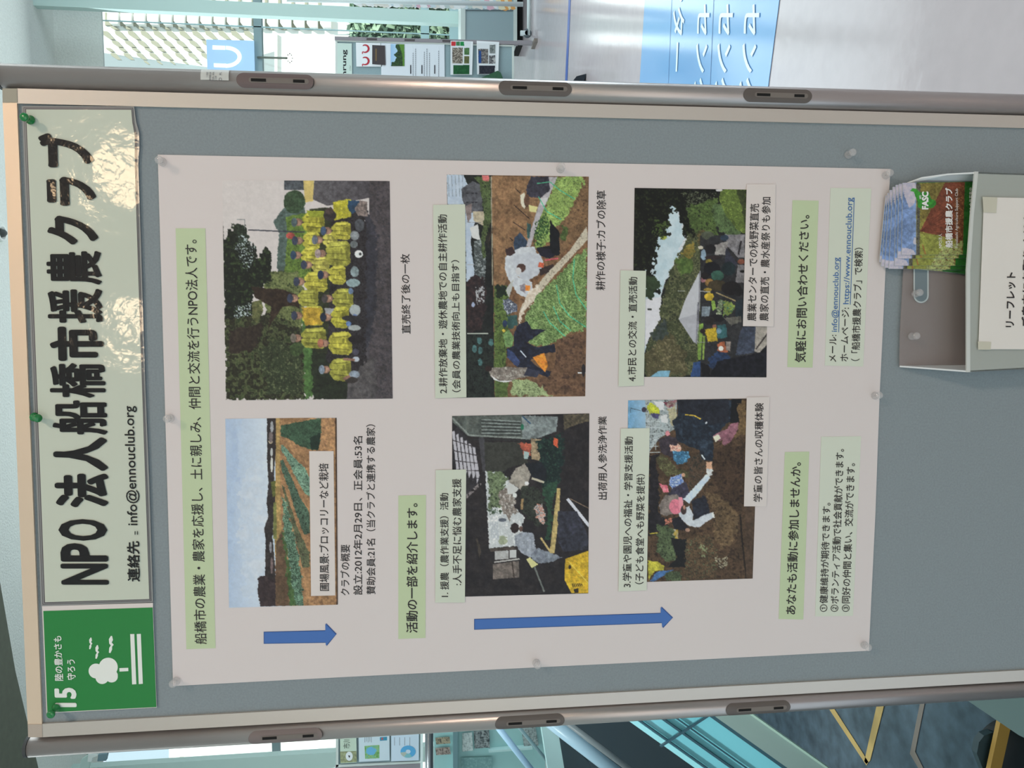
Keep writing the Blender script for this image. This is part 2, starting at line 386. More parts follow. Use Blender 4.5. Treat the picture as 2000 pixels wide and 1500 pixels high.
# left side outside: plain bright block
bl = empty('pale_tower_block', P(1010, 1560, 90), 'pale tower block outside the windows left of the board', 'building')
slab('wall', [(330, 1440), (1010, 1440), (1010, 1900), (330, 1900)], outm, 90, 100, bl)
for i in range(7): slab('balcony', [(350 + i * 40, 1480), (358 + i * 40, 1480), (358 + i * 40, 1700), (350 + i * 40, 1700)], recess, 89.8, 90, bl)
st(box('floor_outside', (-80, WALLY + 1, -0.6), (80, 260, -0.4), mat('outside_paving', (0.5, 0.5, 0.48), 0.9)))
def tree(px0, px1, py0, py1, Y, n, label):
    a, b = P(px0, py1, Y), P(px1, py0, Y); x0, x1, z0, z1 = min(a.x, b.x), max(a.x, b.x), min(a.z, b.z), max(a.z, b.z)
    r = random.Random(n); root = empty('tree', ((x0 + x1) / 2, Y + 1, -0.4), label, 'tree')
    tube('trunk', ((x0 + x1) / 2, Y + 1, -0.4), ((x0 + x1) / 2, Y + 1, z1 - 0.8), 0.18, cm(70, 60, 50, board=False), root, r2=0.08)
    for name, colr in (('foliage', (84, 106, 88)), ('foliage', (150, 172, 146))):
        v, f = [], []
        for i in range(n):
            c = Vector((r.uniform(x0, x1), Y + r.uniform(0, 2), r.uniform(z0, z1))); s_ = r.uniform(0.10, 0.26)
            e = [Vector((r.gauss(0, 1), r.gauss(0, 1), r.gauss(0, 1))).normalized() * s_ for _ in range(2)]
            k = len(v); v += [c - e[0], c + e[1] * 0.6, c + e[0], c - e[1] * 0.6]; f.append([k, k + 1, k + 2, k + 3])
        o = mk(name, v, f, cm(*colr, board=False), root); o['kind'] = 'stuff'
tree(684, 890, -40, 76, 24, 2600, 'leafy green tree outside the window, right of the board and above the sill')
# blue sign with a white U and the hanging rod
sg = empty('window_sign', P(497, 108, 10.9), 'pale blue square sign with a white U hanging in the window', 'sign')
sgY = 10.9
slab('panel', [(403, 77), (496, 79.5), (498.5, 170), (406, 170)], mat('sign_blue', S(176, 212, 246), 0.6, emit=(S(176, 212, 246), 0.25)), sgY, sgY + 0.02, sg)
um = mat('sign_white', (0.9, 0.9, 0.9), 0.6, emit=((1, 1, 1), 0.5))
arc = [(441 + 23.5 * math.sin(t) + (0), 111 - 17 * math.cos(t)) for t in np.linspace(0, math.pi, 15)]
arco = [(441 + 31 * math.sin(t), 111 - 21.5 * math.cos(t)) for t in np.linspace(0, math.pi, 15)]
arci = [(441 + 23 * math.sin(t), 111 - 14 * math.cos(t)) for t in np.linspace(0, math.pi, 15)]
v = [P(x, y, sgY - 0.012) for x, y in arco] + [P(x, y, sgY - 0.012) for x, y in arci]
mk('letter', v, [[i, i + 1, i + 16, i + 15] for i in range(14)], um, sg)
slab('letter', [(415, 88.5), (439.5, 89.5), (439.5, 97), (415, 96.5)], um, sgY - 0.012, sgY, sg)
slab('letter', [(417.5, 123.5), (441.5, 124.5), (442.5, 132), (418, 131)], um, sgY - 0.012, sgY, sg)
hl = empty('hanging_lamp', P(515, 112, 10.8), 'thin grey rod with a ring of bulbs hanging below the transom', 'lamp')
tube('rod', P(503, 112, 10.99), P(560, 113.5, 10.8), 0.014, cm(130, 135, 125, board=False), hl)
for k in range(8):
    t = k * math.pi / 4; c = P(566, 113.5, 10.8)
    tube('bulb', c + Vector((0.055 * math.cos(t), 0, 0.03 * math.sin(t))), c + Vector((0.065 * math.cos(t), 0, 0.04 * math.sin(t))), 0.008, cm(60, 60, 60, board=False), hl, n=8)

# ------------------------------------------------------------------ furniture behind, right side
B2 = 8.2
def bg_board(label, Y, q_panel, q_post, slots):
    e = empty('display_board', G(1046, q_panel[0][1], 0), label, 'display board'); e.location.y = Y
    return e
b2 = empty('display_board', Vector((P(900, 160, B2).x, B2, 0)), 'far display board with papers on grey felt, right of the front board', 'display board')
felt2 = mat('far_felt', S(140, 162, 168), 0.95, var=0.03, bscale=60)
frame2 = mat('far_board_frame', S(200, 210, 206), 0.5)
post2 = mat('far_board_post', S(150, 146, 152), 0.4, metal=0.3)
slab('panel', [(657, 78), (1003, 88), (1003, 262), (657, 262)], felt2, B2, B2 + 0.03, b2)
slab('frame_rail', [(655, 78), (659, 78), (659, 262), (655, 262)], frame2, B2 - 0.01, B2 + 0.03, b2)
slab('frame_rail', [(1000, 90), (1004, 90), (1004, 262), (1000, 262)], frame2, B2 - 0.01, B2 + 0.03, b2)
slab('frame_rail', [(655, 77.5), (1004, 88), (1004, 91), (655, 80.5)], frame2, B2 - 0.012, B2 + 0.03, b2)
slab('post', [(653.5, 71), (1012, 80), (1012, 87), (653.5, 78)], post2, B2 - 0.02, B2 + 0.03, b2)
slab('post', [(653.5, 262), (1012, 262), (1012, 269), (653.5, 269)], post2, B2 - 0.02, B2 + 0.03, b2)
for x in (716, 790, 864): slab('slot', [(x, 74 + (x - 700) * .025), (x + 20, 74.5 + (x - 700) * .025), (x + 20, 77.5 + (x - 700) * .025), (x, 77 + (x - 700) * .025)], cm(70, 64, 66, board=False), B2 - 0.025, B2 - 0.02, b2)
for yy in (83, 265):
    c = P(1012, yy, B2); box('foot', (c.x - 0.02, B2 - 0.1, 0.0), (c.x + 0.02, B2 + 0.14, 0.04), cm(120, 112, 106, board=False), b2)
    box('post_extension', (c.x - 0.02, B2 - 0.018, 0.05), (c.x + 0.02, B2 + 0.028, c.z + 0.01), post2, b2)
def bsheet(name, q, m, label, cat, off=0.012, Y=B2, group=None):
    return tag(sheet(name, q, off, m, None, 0.004, Y), label, cat, group)
wp = cm(226, 232, 236, board=False)
ban = bsheet('title_banner', [(659, 84), (687, 85), (689, 262), (659, 262)], cm(196, 216, 208, board=False), 'pale green banner with black lettering atop the far board', 'sign')
T('Ernahrung', (667.5, 679, 190), (667.5, 679, 97), 0.013, cm(30, 34, 40, board=False), ban, 0.02, Y=B2)
T('ミライ', (682.5, 686, 138), (682.5, 686, 128), 0.013, cm(60, 64, 70, board=False), ban, 0.0, Y=B2)
red = cm(176, 44, 60, board=False)
p1 = bsheet('logo_sheet', [(695, 83), (743, 84), (746, 130), (696, 130)], wp, 'white sheet with two red round emblems on the far board', 'sheet')
for cy in (95, 119):
    t = np.linspace(-2.2, 2.2, 16)
    v = [P(713.5 + 8.5 * math.cos(u), cy + 8.5 * math.sin(u), B2 - 0.014) for u in t] + [P(712 + 6 * math.cos(u), cy + 6 * math.sin(u), B2 - 0.014) for u in t]
    mk('emblem', v, [[i, i + 1, i + 17, i + 16] for i in range(15)], red, p1)
    sheet('emblem_stem', [(707, cy + 6), (708.5, cy + 6), (709, cy + 10), (707, cy + 10)], 0.0145, red, p1, 0.001, B2)
p2 = bsheet('dark_poster', [(727, 88), (752, 89), (753, 127), (727, 125)], cm(62, 56, 58, board=False), 'small dark brown poster beside the red emblem sheet', 'poster', 0.020)
sheet('printed_patch', [(733, 95), (736, 95), (736, 119), (733, 119)], 0.0205, cm(110, 90, 60, board=False), p2, 0.0003, B2)
p3 = bsheet('landscape_poster', [(744, 84), (868, 87), (869, 200), (745, 200)], cm(214, 222, 230, board=False), 'tall white poster with a green landscape picture on the far board', 'poster')
pr = Print(640, 60, 1060, 170, 4.762, (190, 215, 235))
pr.grad([(585, 70), (715, 70), (715, 350), (585, 350)], (150, 190, 225), (200, 225, 235))
pr.poly([(640, 120), (715, 120), (715, 335), (590, 335), (595, 290), (620, 290), (640, 250), (612, 225), (650, 190), (628, 150)], (26, 46, 30), 2, c2=(58, 90, 46), size=2)
pr.poly([(662, 120), (715, 120), (715, 335), (700, 330), (690, 200)], (86, 132, 50), 2)
pr.lay([(763, 86), (790, 86.5), (790, 129), (763, 129)], 0.0165, p3, den=1.5, Y=B2, board=False)
gr = cm(140, 146, 154, board=False)
for x, ya, yb in ((806, 150, 100), (811, 150, 93), (828, 148, 98), (833, 158, 93), (838, 150, 100), (856, 150, 95)):
    for k in range(int((ya - yb) / 4)):
        sheet('text_line', [(x, ya - k * 4 - 3), (x + 1.3, ya - k * 4 - 3), (x + 1.3, ya - k * 4), (x, ya - k * 4)], 0.0165, gr, p3, 0.0002, B2)
for x in (801, 823, 848): sheet('text_heading', [(x, 127), (x + 2, 127), (x + 2, 144), (x, 144)], 0.0165, cm(50, 50, 60, board=False), p3, 0.0002, B2)
p4 = bsheet('photo_sheet', [(880, 79.5), (924, 81), (922, 146), (880, 146)], wp, 'white sheet with four green and brown photographs on the far board', 'sheet', 0.030)
pr = Print(640, 60, 1060, 170, 4.762, (214, 220, 224))
pr.poly([(1160, 158), (1258, 158), (1256, 305), (1160, 305)], (60, 56, 50), c2=[(130, 122, 110), (190, 185, 175)], size=2)
pr.poly([(1270, 160), (1316, 160), (1316, 225), (1270, 225)], (50, 90, 50), c2=(90, 130, 80), size=2)
pr.poly([(1270, 235), (1316, 235), (1316, 305), (1270, 305)], (70, 80, 44), c2=(110, 110, 70), size=2)
pr.poly([(1170, 320), (1320, 320), (1320, 404), (1170, 404)], (10, 66, 32), c2=(24, 92, 48), size=3)
pr.poly([(1150, 100), (1190, 100), (1190, 140), (1150, 140)], (190, 50, 56)); pr.poly([(1192, 100), (1228, 100), (1228, 140), (1192, 140)], (60, 120, 76)); pr.poly([(1230, 100), (1268, 100), (1268, 140), (1230, 140)], (20, 130, 66))
pr.poly([(1400, 170), (1492, 170), (1492, 305), (1400, 305)], (60, 64, 70), c2=[(110, 104, 100), (150, 150, 150)], size=2)
pr.poly([(1405, 185), (1428, 185), (1428, 300), (1405, 300)], (30, 70, 130))
pr.poly([(1508, 130), (1560, 130), (1560, 212), (1508, 212)], (80, 90, 90), c2=(150, 155, 155), size=2)
pr.poly([(1500, 228), (1560, 228), (1560, 308), (1500, 308)], (50, 52, 58), c2=(190, 190, 190), size=3)
pr.poly([(1408, 325), (1558, 325), (1550, 404), (1408, 404)], (20, 24, 40), c2=(50, 50, 60), size=3)
pr.lay([(881, 80.5), (920, 82), (919, 145.5), (881, 145.5)], 0.0305, p4, den=1.5, Y=B2, board=False)
p5 = bsheet('photo_sheet', [(931, 79.5), (975, 82), (973, 146), (932, 145)], wp, 'white sheet with dark blue photographs, lowest on the far board', 'sheet', 0.030)
pr.lay([(932, 84), (970, 85), (969, 145), (933, 145)], 0.0305, p5, den=1.5, Y=B2, board=False)
grn = slab('green_cloth', [(937, 153), (972, 138), (978, 142), (982, 152), (984, 175), (930, 175)], cm(38, 84, 58, board=False, var=0.2, bscale=90), B2 - 0.1, B2 - 0.03); tag(grn, 'dark green folded cloth at the foot of the far board', 'cloth')
# rack of leaflets seen edge on, with its frame and casters
RY = 8.6
rack = empty('leaflet_rack', Vector((P(1046, 8, RY).x, RY, 0)), 'white tubular leaflet rack on casters full of pink and white papers', 'rack')
wt = mat('white_tube', S(206, 218, 220), 0.4)
pa, pb = P(560, -1, RY), P(1034, 9, RY)
tube('upright', (pa.x, RY, pa.z), (pb.x, RY, 0.1), 0.026, wt, rack)
tube('upright', (pa.x + 0.62, RY, pa.z), (pb.x + 0.62, RY, 0.1), 0.028, wt, rack)
tube('lower_rail', P(1033, 70, RY), P(1033, -70, RY), 0.022, wt, rack)
for yy in (66, -60):
    c = P(1046, yy, RY); lathe('caster', (c.x, RY + 0.02, 0.05), (0, -1, 0), [(0, 0.03), (0.005, 0.05), (0.035, 0.05), (0.04, 0.03)], cm(88, 98, 104, board=False), rack)
    box('caster_fork', (c.x - 0.025, RY - 0.02, 0.05), (c.x + 0.025, RY + 0.02, 0.13), wt, rack)
pk = [(222, 180, 194), (236, 236, 236), (206, 220, 226), (236, 240, 240), (226, 222, 214), (196, 208, 204)]
rr = random.Random(3)
_t = ['', 'one', 'two', 'three', 'four', 'five', 'six', 'seven', 'eight', 'nine', 'ten', 'eleven', 'twelve', 'thirteen', 'fourteen', 'fifteen', 'sixteen', 'seventeen', 'eighteen', 'nineteen']
ORD = _t[1:] + ['twenty ' + x for x in _t[:10]] + ['thirty ' + x for x in _t[:10]] + ['forty']
ORD = [x.strip() for x in ORD]
for k in range(40):
    x = 690 + k * 7.6; m = cm(*(pk[rr.randrange(6)] if x < 960 else (222, 160, 90) if k % 2 else (230, 222, 190)), board=False)
    y1 = 11 + (x - 690) * 0.024 + rr.uniform(-1, 2)
    o = slab('leaflet', [(x, -8), (x + 9, -8), (x + 20 + rr.uniform(-3, 6), y1 - 1), (x + 16, y1 + rr.uniform(0, 3)), (x + rr.uniform(-2, 3), y1 - 4)], m, RY + 0.05 + k * 0.003, RY + 0.05 + k * 0.003 + 0.002)
    tag(o, 'leaflet number %s from the top of the white tubular rack, seen edge on' % ORD[k], 'leaflet', 'leaflets in the tubular rack')
cab = empty('partition_unit', Vector((P(1005, 50, 9.3).x, 9.3, 0)), 'low grey partition unit under the window, behind the leaflet rack', 'partition')
pm = mat('grey_partition', S(146, 166, 172), 0.7)
slab('body', [(909, -60), (1003, -60), (1003, 84), (909, 84)], pm, 9.3, 9.9, cab)
slab('edge_trim', [(900, -60), (909, -60), (909, 84), (900, 84)], frame2, 9.28, 9.9, cab)
slab('base_rail', [(1003, -60), (1010, -60), (1010, 84), (1003, 84)], frame2, 9.28, 9.9, cab)
slab('side_seam', [(910, 19), (1003, 19), (1003, 20.5), (910, 20.5)], cm(96, 108, 114, board=False), 9.29, 9.31, cab)
c0, c1 = P(1010, 84, 9.3), P(1010, -60, 9.3)
box('plinth', (c0.x, 9.4, 0), (c1.x, 9.8, c0.z), DARK, cab)
# floor markings
def fpoly(name, pts, m, label, cat, z=0.003, h=0.002):
    v = [G(x, y, z) for x, y in pts]; return tag(prism(name, v, [p - Vector((0, 0, h)) for p in v], m), label, cat)
blue_f = mat('blue_floor_film', S(120, 172, 222), 0.12, spec=0.6)
fpoly('floor_line', [(1112, -40), (1116, -40), (1106, 200), (1102, 200)], mat('blue_tape', S(52, 84, 160), 0.4), 'thin dark blue line taped across the pale floor', 'line')
fs = fpoly('floor_graphic', [(1268, -140), (1540, -140), (1478, 340), (1238, 340)], blue_f, 'wide blue floor graphic with large white characters', 'floor sign')
wl = mat('white_floor_letter', S(222, 240, 250), 0.2)
for (xa, xb, sx) in ((1318, 1340, 4), (1360, 1384, 5), (1402, 1430, 6), (1452, 1482, 8)):
    s_ = 'センター'
    if xa == 1318: y0, y1 = -126, 140
    else: y0, y1 = 8, 282
    write(s_, [(xa + 3, y0), (xa - sx * 2, y1), (xb - sx * 2, y1), (xb + 4, y0)], 0, wl, fs, 0.018, plane=lambda x, y: G(x, y, 0.006), name='floor_letter')
for xx in (1318, 1400): 
    a, b = G(xx, -140, 0.0045), G(xx - 20, 340, 0.0045); mk('film_seam', [a, b, b + Vector((0.004, 0.004, 0)), a + Vector((0.004, 0.004, 0))], [[0, 1, 2, 3]], cm(80, 120, 170, board=False), fs)
ft = slab('floor_wedge', [(1119, 158), (1126, 149), (1145, 144), (1141, 160), (1136, 175), (1115, 175)], cm(30, 40, 52, board=False), G(1145, 150, 0).y, G(1145, 150, 0).y + 0.1)
tag(ft, 'small black wedge standing on the pale floor beside the blue line', 'wedge')
sp = empty('ceiling_sprinkler', C(2, 455, CEIL), 'small round white fitting on the ceiling at the board top', 'sprinkler')
lathe('ring', C(0, 455, CEIL), (0, 0, -1), [(0, 0.1), (0.03, 0.1), (0.03, 0.07), (0.0, 0.06)], cm(228, 234, 228, board=False), sp)
lathe('head', C(0, 455, CEIL), (0, 0, -1), [(0, 0.05), (0.05, 0.04), (0.07, 0.02)], cm(80, 86, 84, board=False), sp)

# ------------------------------------------------------------------ left side behind
B3 = 6.4
b3 = empty('display_board', Vector((P(700, 1450, B3).x, B3, -1.5)), 'far display board with map and doughnut chart posters, left of the front board', 'display board')
slab('panel', [(660, 1405), (822, 1400), (822, 1488), (660, 1494)], felt2, B3, B3 + 0.03, b3)
slab('frame_rail', [(656, 1494), (822, 1487), (822, 1491), (656, 1499)], frame2, B3 - 0.015, B3 + 0.03, b3)
slab('frame_rail', [(656, 1400), (661, 1400), (661, 1497), (656, 1499)], frame2, B3 - 0.015, B3 + 0.03, b3)
slab('frame_rail', [(821, 1395), (826, 1395), (826, 1600), (821, 1600)], cm(226, 240, 240, board=False), B3 - 0.03, B3 + 0.03, b3)
slab('post', [(654, 1500), (822, 1492), (822, 1500), (654, 1508)], post2, B3 - 0.02, B3 + 0.03, b3)
tb = bsheet('title_banner', [(663, 1400), (695, 1400), (697, 1489), (665, 1491)], cm(196, 214, 196, board=False), 'narrow banner with the city name and a small map on the left far board', 'sign', 0.02, B3)
T('市川', (670, 684, 1462), (670, 684, 1441), 0.021, cm(60, 66, 60, board=False), tb, 0.0, Y=B3)
sheet('map_print', [(664, 1468), (696, 1467), (697, 1488), (665, 1490)], 0.0212, cm(150, 156, 120, board=False, var=0.3, bscale=40), tb, 0.0002, B3)
t = np.linspace(0, 2 * math.pi, 15)[:-1]
sheet('white_spot', [(682 + 7 * math.cos(u), 1477 + 9 * math.sin(u)) for u in t], 0.022, wp, tb, 0.0002, B3)
sheet('spot_mark', [(680, 1475), (684, 1476), (683, 1480), (681, 1479)], 0.0225, cm(60, 60, 60, board=False), tb, 0.0001, B3)
mp = bsheet('map_poster', [(700, 1400), (760, 1398), (761, 1485), (701, 1488)], cm(206, 222, 232, board=False), 'white poster with a green and blue picture on the left far board', 'poster', 0.018, B3)
pr = Print(690, 1420, 830, 1500, 1, (120, 170, 130))
pr.poly([(710, 1455), (742, 1455), (742, 1483), (710, 1483)], (0, 0, 0))
pr.a[:] = (120, 170, 120); pr.x0 = 690
pr.poly([(20, 35), (52, 35), (52, 63), (20, 63)], (90, 150, 80), c2=[(150, 190, 130), (110, 180, 150)], size=4)
pr.ell(35, 47, 10, 8, (110, 180, 220), jag=2)
pr.lay([(712, 1457), (741, 1455), (741, 1481), (713, 1482)], 0.0185, mp, den=1.5, Y=B3, board=False)
for k in range(5): sheet('text_line', [(712 + k * 3.2, 1437), (713 + k * 3.2, 1437), (713 + k * 3.2, 1450 - (k % 2) * 3), (712 + k * 3.2, 1450)], 0.0186, gr, mp, 0.0001, B3)
sheet('flag_print', [(742, 1440), (756, 1439), (756, 1446), (742, 1447)], 0.0186, cm(60, 140, 170, board=False), mp, 0.0001, B3)
sheet('flag_print', [(745, 1441), (748, 1441), (748, 1445), (745, 1445)], 0.0188, cm(200, 80, 80, board=False), mp, 0.0001, B3)
dp = bsheet('chart_poster', [(764, 1398), (818, 1395), (818, 1485), (764, 1487)], cm(206, 222, 238, board=False), 'pale poster with a blue doughnut chart on the left far board', 'poster', 0.018, B3)
for a0, a1, c in ((0, 4.3, (90, 170, 220)), (4.3, 5.4, (130, 190, 200)), (5.4, 6.28, (180, 190, 180))):
    t = np.linspace(a0, a1, 12) + 3.0
    mk('chart_ring', [P(797 + 15 * math.cos(u), 1468 + 12 * math.sin(u), B3 - 0.02) for u in t] + [P(797 + 5 * math.cos(u), 1468 + 4 * math.sin(u), B3 - 0.02) for u in t],
       [[i, i + 1, i + 13, i + 12] for i in range(11)], cm(*c, board=False), dp)
for k in range(4): sheet('text_line', [(770 + k * 10, 1440), (771 + k * 10, 1440), (771 + k * 10, 1456), (770 + k * 10, 1456)], 0.0186, gr, dp, 0.0001, B3)
# steel handrail bar crossing, glazed notice case, tubes and stair glass
RAILY = 3.2
hr = tag(tube('handrail', P(838, 1380, RAILY), P(838, 1700, RAILY), 0.0215, mat('dark_steel', S(112, 120, 124), 0.3, metal=0.7)), 'dark round steel handrail crossing in front of the far posters', 'handrail')
case = empty('notice_case', Vector((P(900, 1450, 5.6).x, 5.6, -1.5)), 'cyan tinted glazed notice case full of grey photographs', 'notice case')
slab('backing', [(848, 1390), (1062, 1380), (1070, 1640), (848, 1640)], mat('case_cyan', S(158, 206, 206), 0.6), 5.6, 5.65, case)
slab('frame_bar', [(885, 1390), (894, 1390), (894, 1640), (885, 1640)], cm(110, 146, 152, board=False), 5.55, 5.6, case)
slab('frame_bar', [(955, 1466), (1040, 1460), (1040, 1464), (955, 1470)], cm(190, 226, 226, board=False), 5.55, 5.6, case)
for i, (q, c1, c2_) in enumerate((([(850, 1441), (878, 1439), (880, 1452), (852, 1454)], (70, 70, 66), (190, 180, 150)), ([(850, 1461), (878, 1459), (881, 1473), (852, 1475)], (90, 80, 76), (190, 180, 170)),
                 ([(925, 1428), (955, 1426), (957, 1460), (927, 1462)], (50, 60, 64), (170, 180, 180)), ([(903, 1432), (922, 1430), (924, 1466), (903, 1468)], (150, 170, 170), (210, 224, 222)),
                 ([(1018, 1422), (1046, 1420), (1052, 1456), (1024, 1462)], (110, 124, 124), (180, 196, 196)), ([(900, 1480), (960, 1478), (962, 1500), (900, 1500)], (140, 180, 180), (110, 150, 150)))):
    pr = Print(min(x for x, y in q) - 2, min(y for x, y in q) - 2, max(x for x, y in q) + 2, max(y for x, y in q) + 2, 1, c1)
    pr.poly([(0, 0), (300, 0), (300, 300), (0, 300)], c1, c2=[c2_, c1], size=4)
    pr.soft(3); pr.lay(q, 0.02, case, den=1.2, Y=5.6, board=False)
tubem = mat('pale_blue_tube', S(168, 206, 232), 0.35)
def bar(name, a, b, Y, wpx, m, label, cat, Yb=None, flat=False):
    pa, pb = P(a[0], a[1], Y), P(b[0], b[1], Yb or Y); r = wpx / F * (Y + D) / 2
    return tag(tube(name, pa, pb, r, m), label, cat)
bar('stair_tube', (945, 1385), (1070, 1545), 4.2, 13, tubem, 'slim pale blue tube sloping in front of the notice case', 'tube')
bar('stair_tube', (990, 1392), (1130, 1560), 4.9, 7, mat('grey_tube', S(130, 160, 166), 0.4), 'thin grey-green tube sloping behind the slim pale blue tube', 'tube')
bar('stair_string', (1052, 1392), (1250, 1545), 4.0, 27, mat('grey_blue_tube', S(150, 180, 196), 0.35), 'thick grey-blue sloping stair string beside the white upright', 'stair string')
bar('stair_string', (1085, 1395), (1290, 1548), 4.3, 12, mat('dull_grey_tube', S(122, 130, 132), 0.4), 'dull grey sloping bar just behind the thick stair string', 'stair string')
tag(slab('stair_upright', [(1052, 1385), (1082, 1380), (1112, 1560), (1080, 1565)], mat('pale_cyan_panel', S(190, 226, 226), 0.5), 4.6, 4.7), 'pale cyan upright panel between the tubes and the dark void', 'panel')
tag(slab('void_panel', [(1086, 1420), (1150, 1490), (1180, 1560), (1112, 1570)], mat('dark_panel', S(62, 80, 88), 0.3), 4.75, 4.8), 'dark slate panel behind the sloping stair string', 'panel')
# sloping glass balustrade lit cyan
gp = empty('glass_balustrade', Vector((P(1400, 1450, 3.0).x, 3.0, -1.5)), 'sloping cyan glass balustrade with dark joints left of the board', 'balustrade')
cy = mat('cyan_glass', S(128, 206, 218), 0.12, coat=0.3, coatr=0.05)
cy2 = mat('cyan_glass_pale', S(160, 224, 230), 0.15)
jn = mat('dark_joint', S(52, 84, 96), 0.4)
S0 = [(1218, 1376), (1520, 1610)]     # upper joint line; the panes slope towards the lower right
def sl(off0, off1, x0, x1, dx=0):      # band between two parallels of the slope
    k = (1500 - 1409) / (1375 - 1247.0)
    def pt(x, o): return (x + o, 1409 + (x - 1247) * k)
    return [pt(x0, off0), pt(x1, off0), pt(x1, off1), pt(x0, off1)]
for (o0, o1, mm, nm, dep) in ((-18, -1, cy2, 'glass_edge', 3.02), (1, 6, jn, 'joint', 2.97), (6, 50, cy, 'pane', 3.0), (50, 57, jn, 'joint', 2.97), (57, 80, cy, 'pane', 3.0), (80, 83, jn, 'joint', 2.97), (83, 152, cy, 'pane', 3.0), (152, 163, jn, 'joint', 2.96)):
    slab(nm, sl(o0, o1, 1180, 1500), mm, dep, dep + 0.02, gp)
slab('joint', [(1381, 1399), (1385, 1400), (1292, 1460), (1289, 1457)], jn, 2.96, 2.97, gp)
rl = slab('stair_rail_panel', sl(163, 236, 1180, 1520), mat('pale_green_metal', S(150, 172, 166), 0.3, metal=0.2), 2.9, 2.96); tag(rl, 'broad pale green metal band capping the glass balustrade', 'rail')
tag(slab('rail_edge', sl(236, 243, 1180, 1520), mat('light_edge', S(176, 206, 190), 0.4), 2.88, 2.92), 'narrow light edge of the pale green metal band', 'rail')
# yellow lines on the dark lower floor
yl = mat('yellow_line_paint', S(176, 150, 92), 0.5, var=0.1, bscale=5)
bl_ = mat('brown_line_paint', S(112, 104, 96), 0.5)
for i, (pts, m, lb) in enumerate(((([(1616, 1380), (1625, 1378), (1696, 1488), (1692, 1495)]), yl, 'slanting yellow line on the dark floor, left arm of the V'), ([(1712, 1378), (1727, 1376), (1699, 1486), (1692, 1492), (1688, 1487)], yl, 'upright yellow line on the dark floor, right arm of the V'),
        ([(1797, 1372), (1806, 1372), (1787, 1468), (1808, 1510), (1800, 1512), (1777, 1472)], bl_, 'dull brown bent line on the dark floor'), ([(1164, 1402), (1184, 1400), (1186, 1480), (1170, 1470)], yl, 'short ochre line on the dark floor near the stair'),
        ([(1225, 1402), (1234, 1401), (1222, 1500), (1214, 1500)], bl_, 'brown line on the dark floor beside the glass balustrade'), ([(1280, 1440), (1288, 1440), (1282, 1500), (1274, 1500)], bl_, 'faint brown line at the glass balustrade edge'))):
    fpoly('painted_line', pts, m, lb, 'line', -1.495)
rb = slab('glass_edge_band', [(1880, 1362), (2060, 1350), (2060, 1470), (1990, 1436)], mat('pale_green_glass', S(140, 164, 160), 0.25), 1.2, 1.22); tag(rb, 'pale green glass panel at the lower left of the board', 'panel')
bagm = mat('black_bag', S(18, 26, 28), 0.6)
bagr = empty('black_bag', P(1995, 1470, 1.6), 'black round-topped bag with a yellow strap below the left post', 'bag')
lathe('body', P(1992, 1485, 1.7), (0.1, 1, 0.1), [(0, 0.03), (0.004, 0.07), (0.02, 0.1), (0.05, 0.115), (0.1, 0.11), (0.14, 0.03)], bagm, bagr, 40)
slab('side_flap', [(1908, 1472), (1912, 1450), (1922, 1437), (1938, 1431), (1954, 1436), (1960, 1460), (1954, 1500), (1925, 1515)], mat('dark_teal_cloth', S(34, 56, 62), 0.6), 1.72, 1.75, bagr)
slab('strap', [(1955, 1405), (1976, 1412), (1952, 1520), (1930, 1520)], mat('mustard_strap', S(160, 124, 50), 0.6), 1.68, 1.70, bagr)
# small bits at the lower left window corner
fx = empty('window_opener', P(185, 1480, 9.0), 'white angled window fitting at the upper left window corner', 'fitting')
slab('arm', [(150, 1520), (158, 1485), (172, 1475), (178, 1480), (168, 1520)], colm, 9.0, 9.05, fx)
slab('bracket', [(172, 1474), (190, 1472), (191, 1476), (180, 1480), (178, 1488), (171, 1488)], cm(236, 246, 244, board=False), 8.95, 9.0, fx)
slab('plate', [(192, 1474), (210, 1472), (207, 1486), (190, 1487)], cm(120, 150, 160, board=False), 8.95, 9.0, fx)
zL = P(140, 1490, WALLY - 0.5).z
wallL = box('wall_upper', (-9, WALLY - 0.55, zL), (P(300, 1420, WALLY - .5).x, WALLY - 0.5, CEIL), wall_m); st(wallL)
wallR = box('wall_upper_right', (P(300, 300, WALLY - .5).x, WALLY - 0.55, P(199, 60, WALLY - 0.55).z), (12, WALLY - 0.5, CEIL), ceil_m); st(wallR)
# ------------------------------------------------------------------ the front display board
def lerp2(a, b, x): return a[1] + (b[1] - a[1]) * (x - a[0]) / (b[0] - a[0])
OR_, IR = ((0, 123), (2000, 184)), ((0, 172.5), (2000, 226))       # right post outer and inner line
OL, IL = ((57, 1479), (2000, 1361)), ((57, 1440), (2000, 1330))    # left post
board = empty('display_board', (P(1000, 780).x, 0, 0), 'large grey felt display board with aluminium frame in the foreground', 'display board')
XB = 2560
ym = lambda L, x: lerp2(L[0], L[1], x)
RI, LI = ((33, 202), (2000, 250)), ((83, 1414), (2000, 1309))      # felt edges
sheet('felt_panel', [(25, 196), (XB, ym(RI, XB) - 3), (XB, ym(LI, XB) + 3), (75, 1420)], 0.0, FELT, board, 0.022)
sheet('frame_rail', [(33, 172.5), (XB, ym(IR, XB)), (XB, ym(RI, XB)), (33, 202)], 0.003, ALU_FLAT, board, 0.028)
sheet('frame_rail', [(82, 1414), (XB, ym(LI, XB)), (XB, ym(IL, XB)), (82, 1440)], 0.003, ALU_FLAT, board, 0.028)
sheet('frame_rail', [(5, 200), (33, 200), (82, 1415), (54, 1415)], 0.003, mat('warm_sheen_aluminium', A(205, 180, 160), 0.3, metal=0.35, bump=0.00003, bscale=300, stretch=(0.3, 6, 6)), board, 0.028)  # warm lamp reflection is put into this rail's base colour
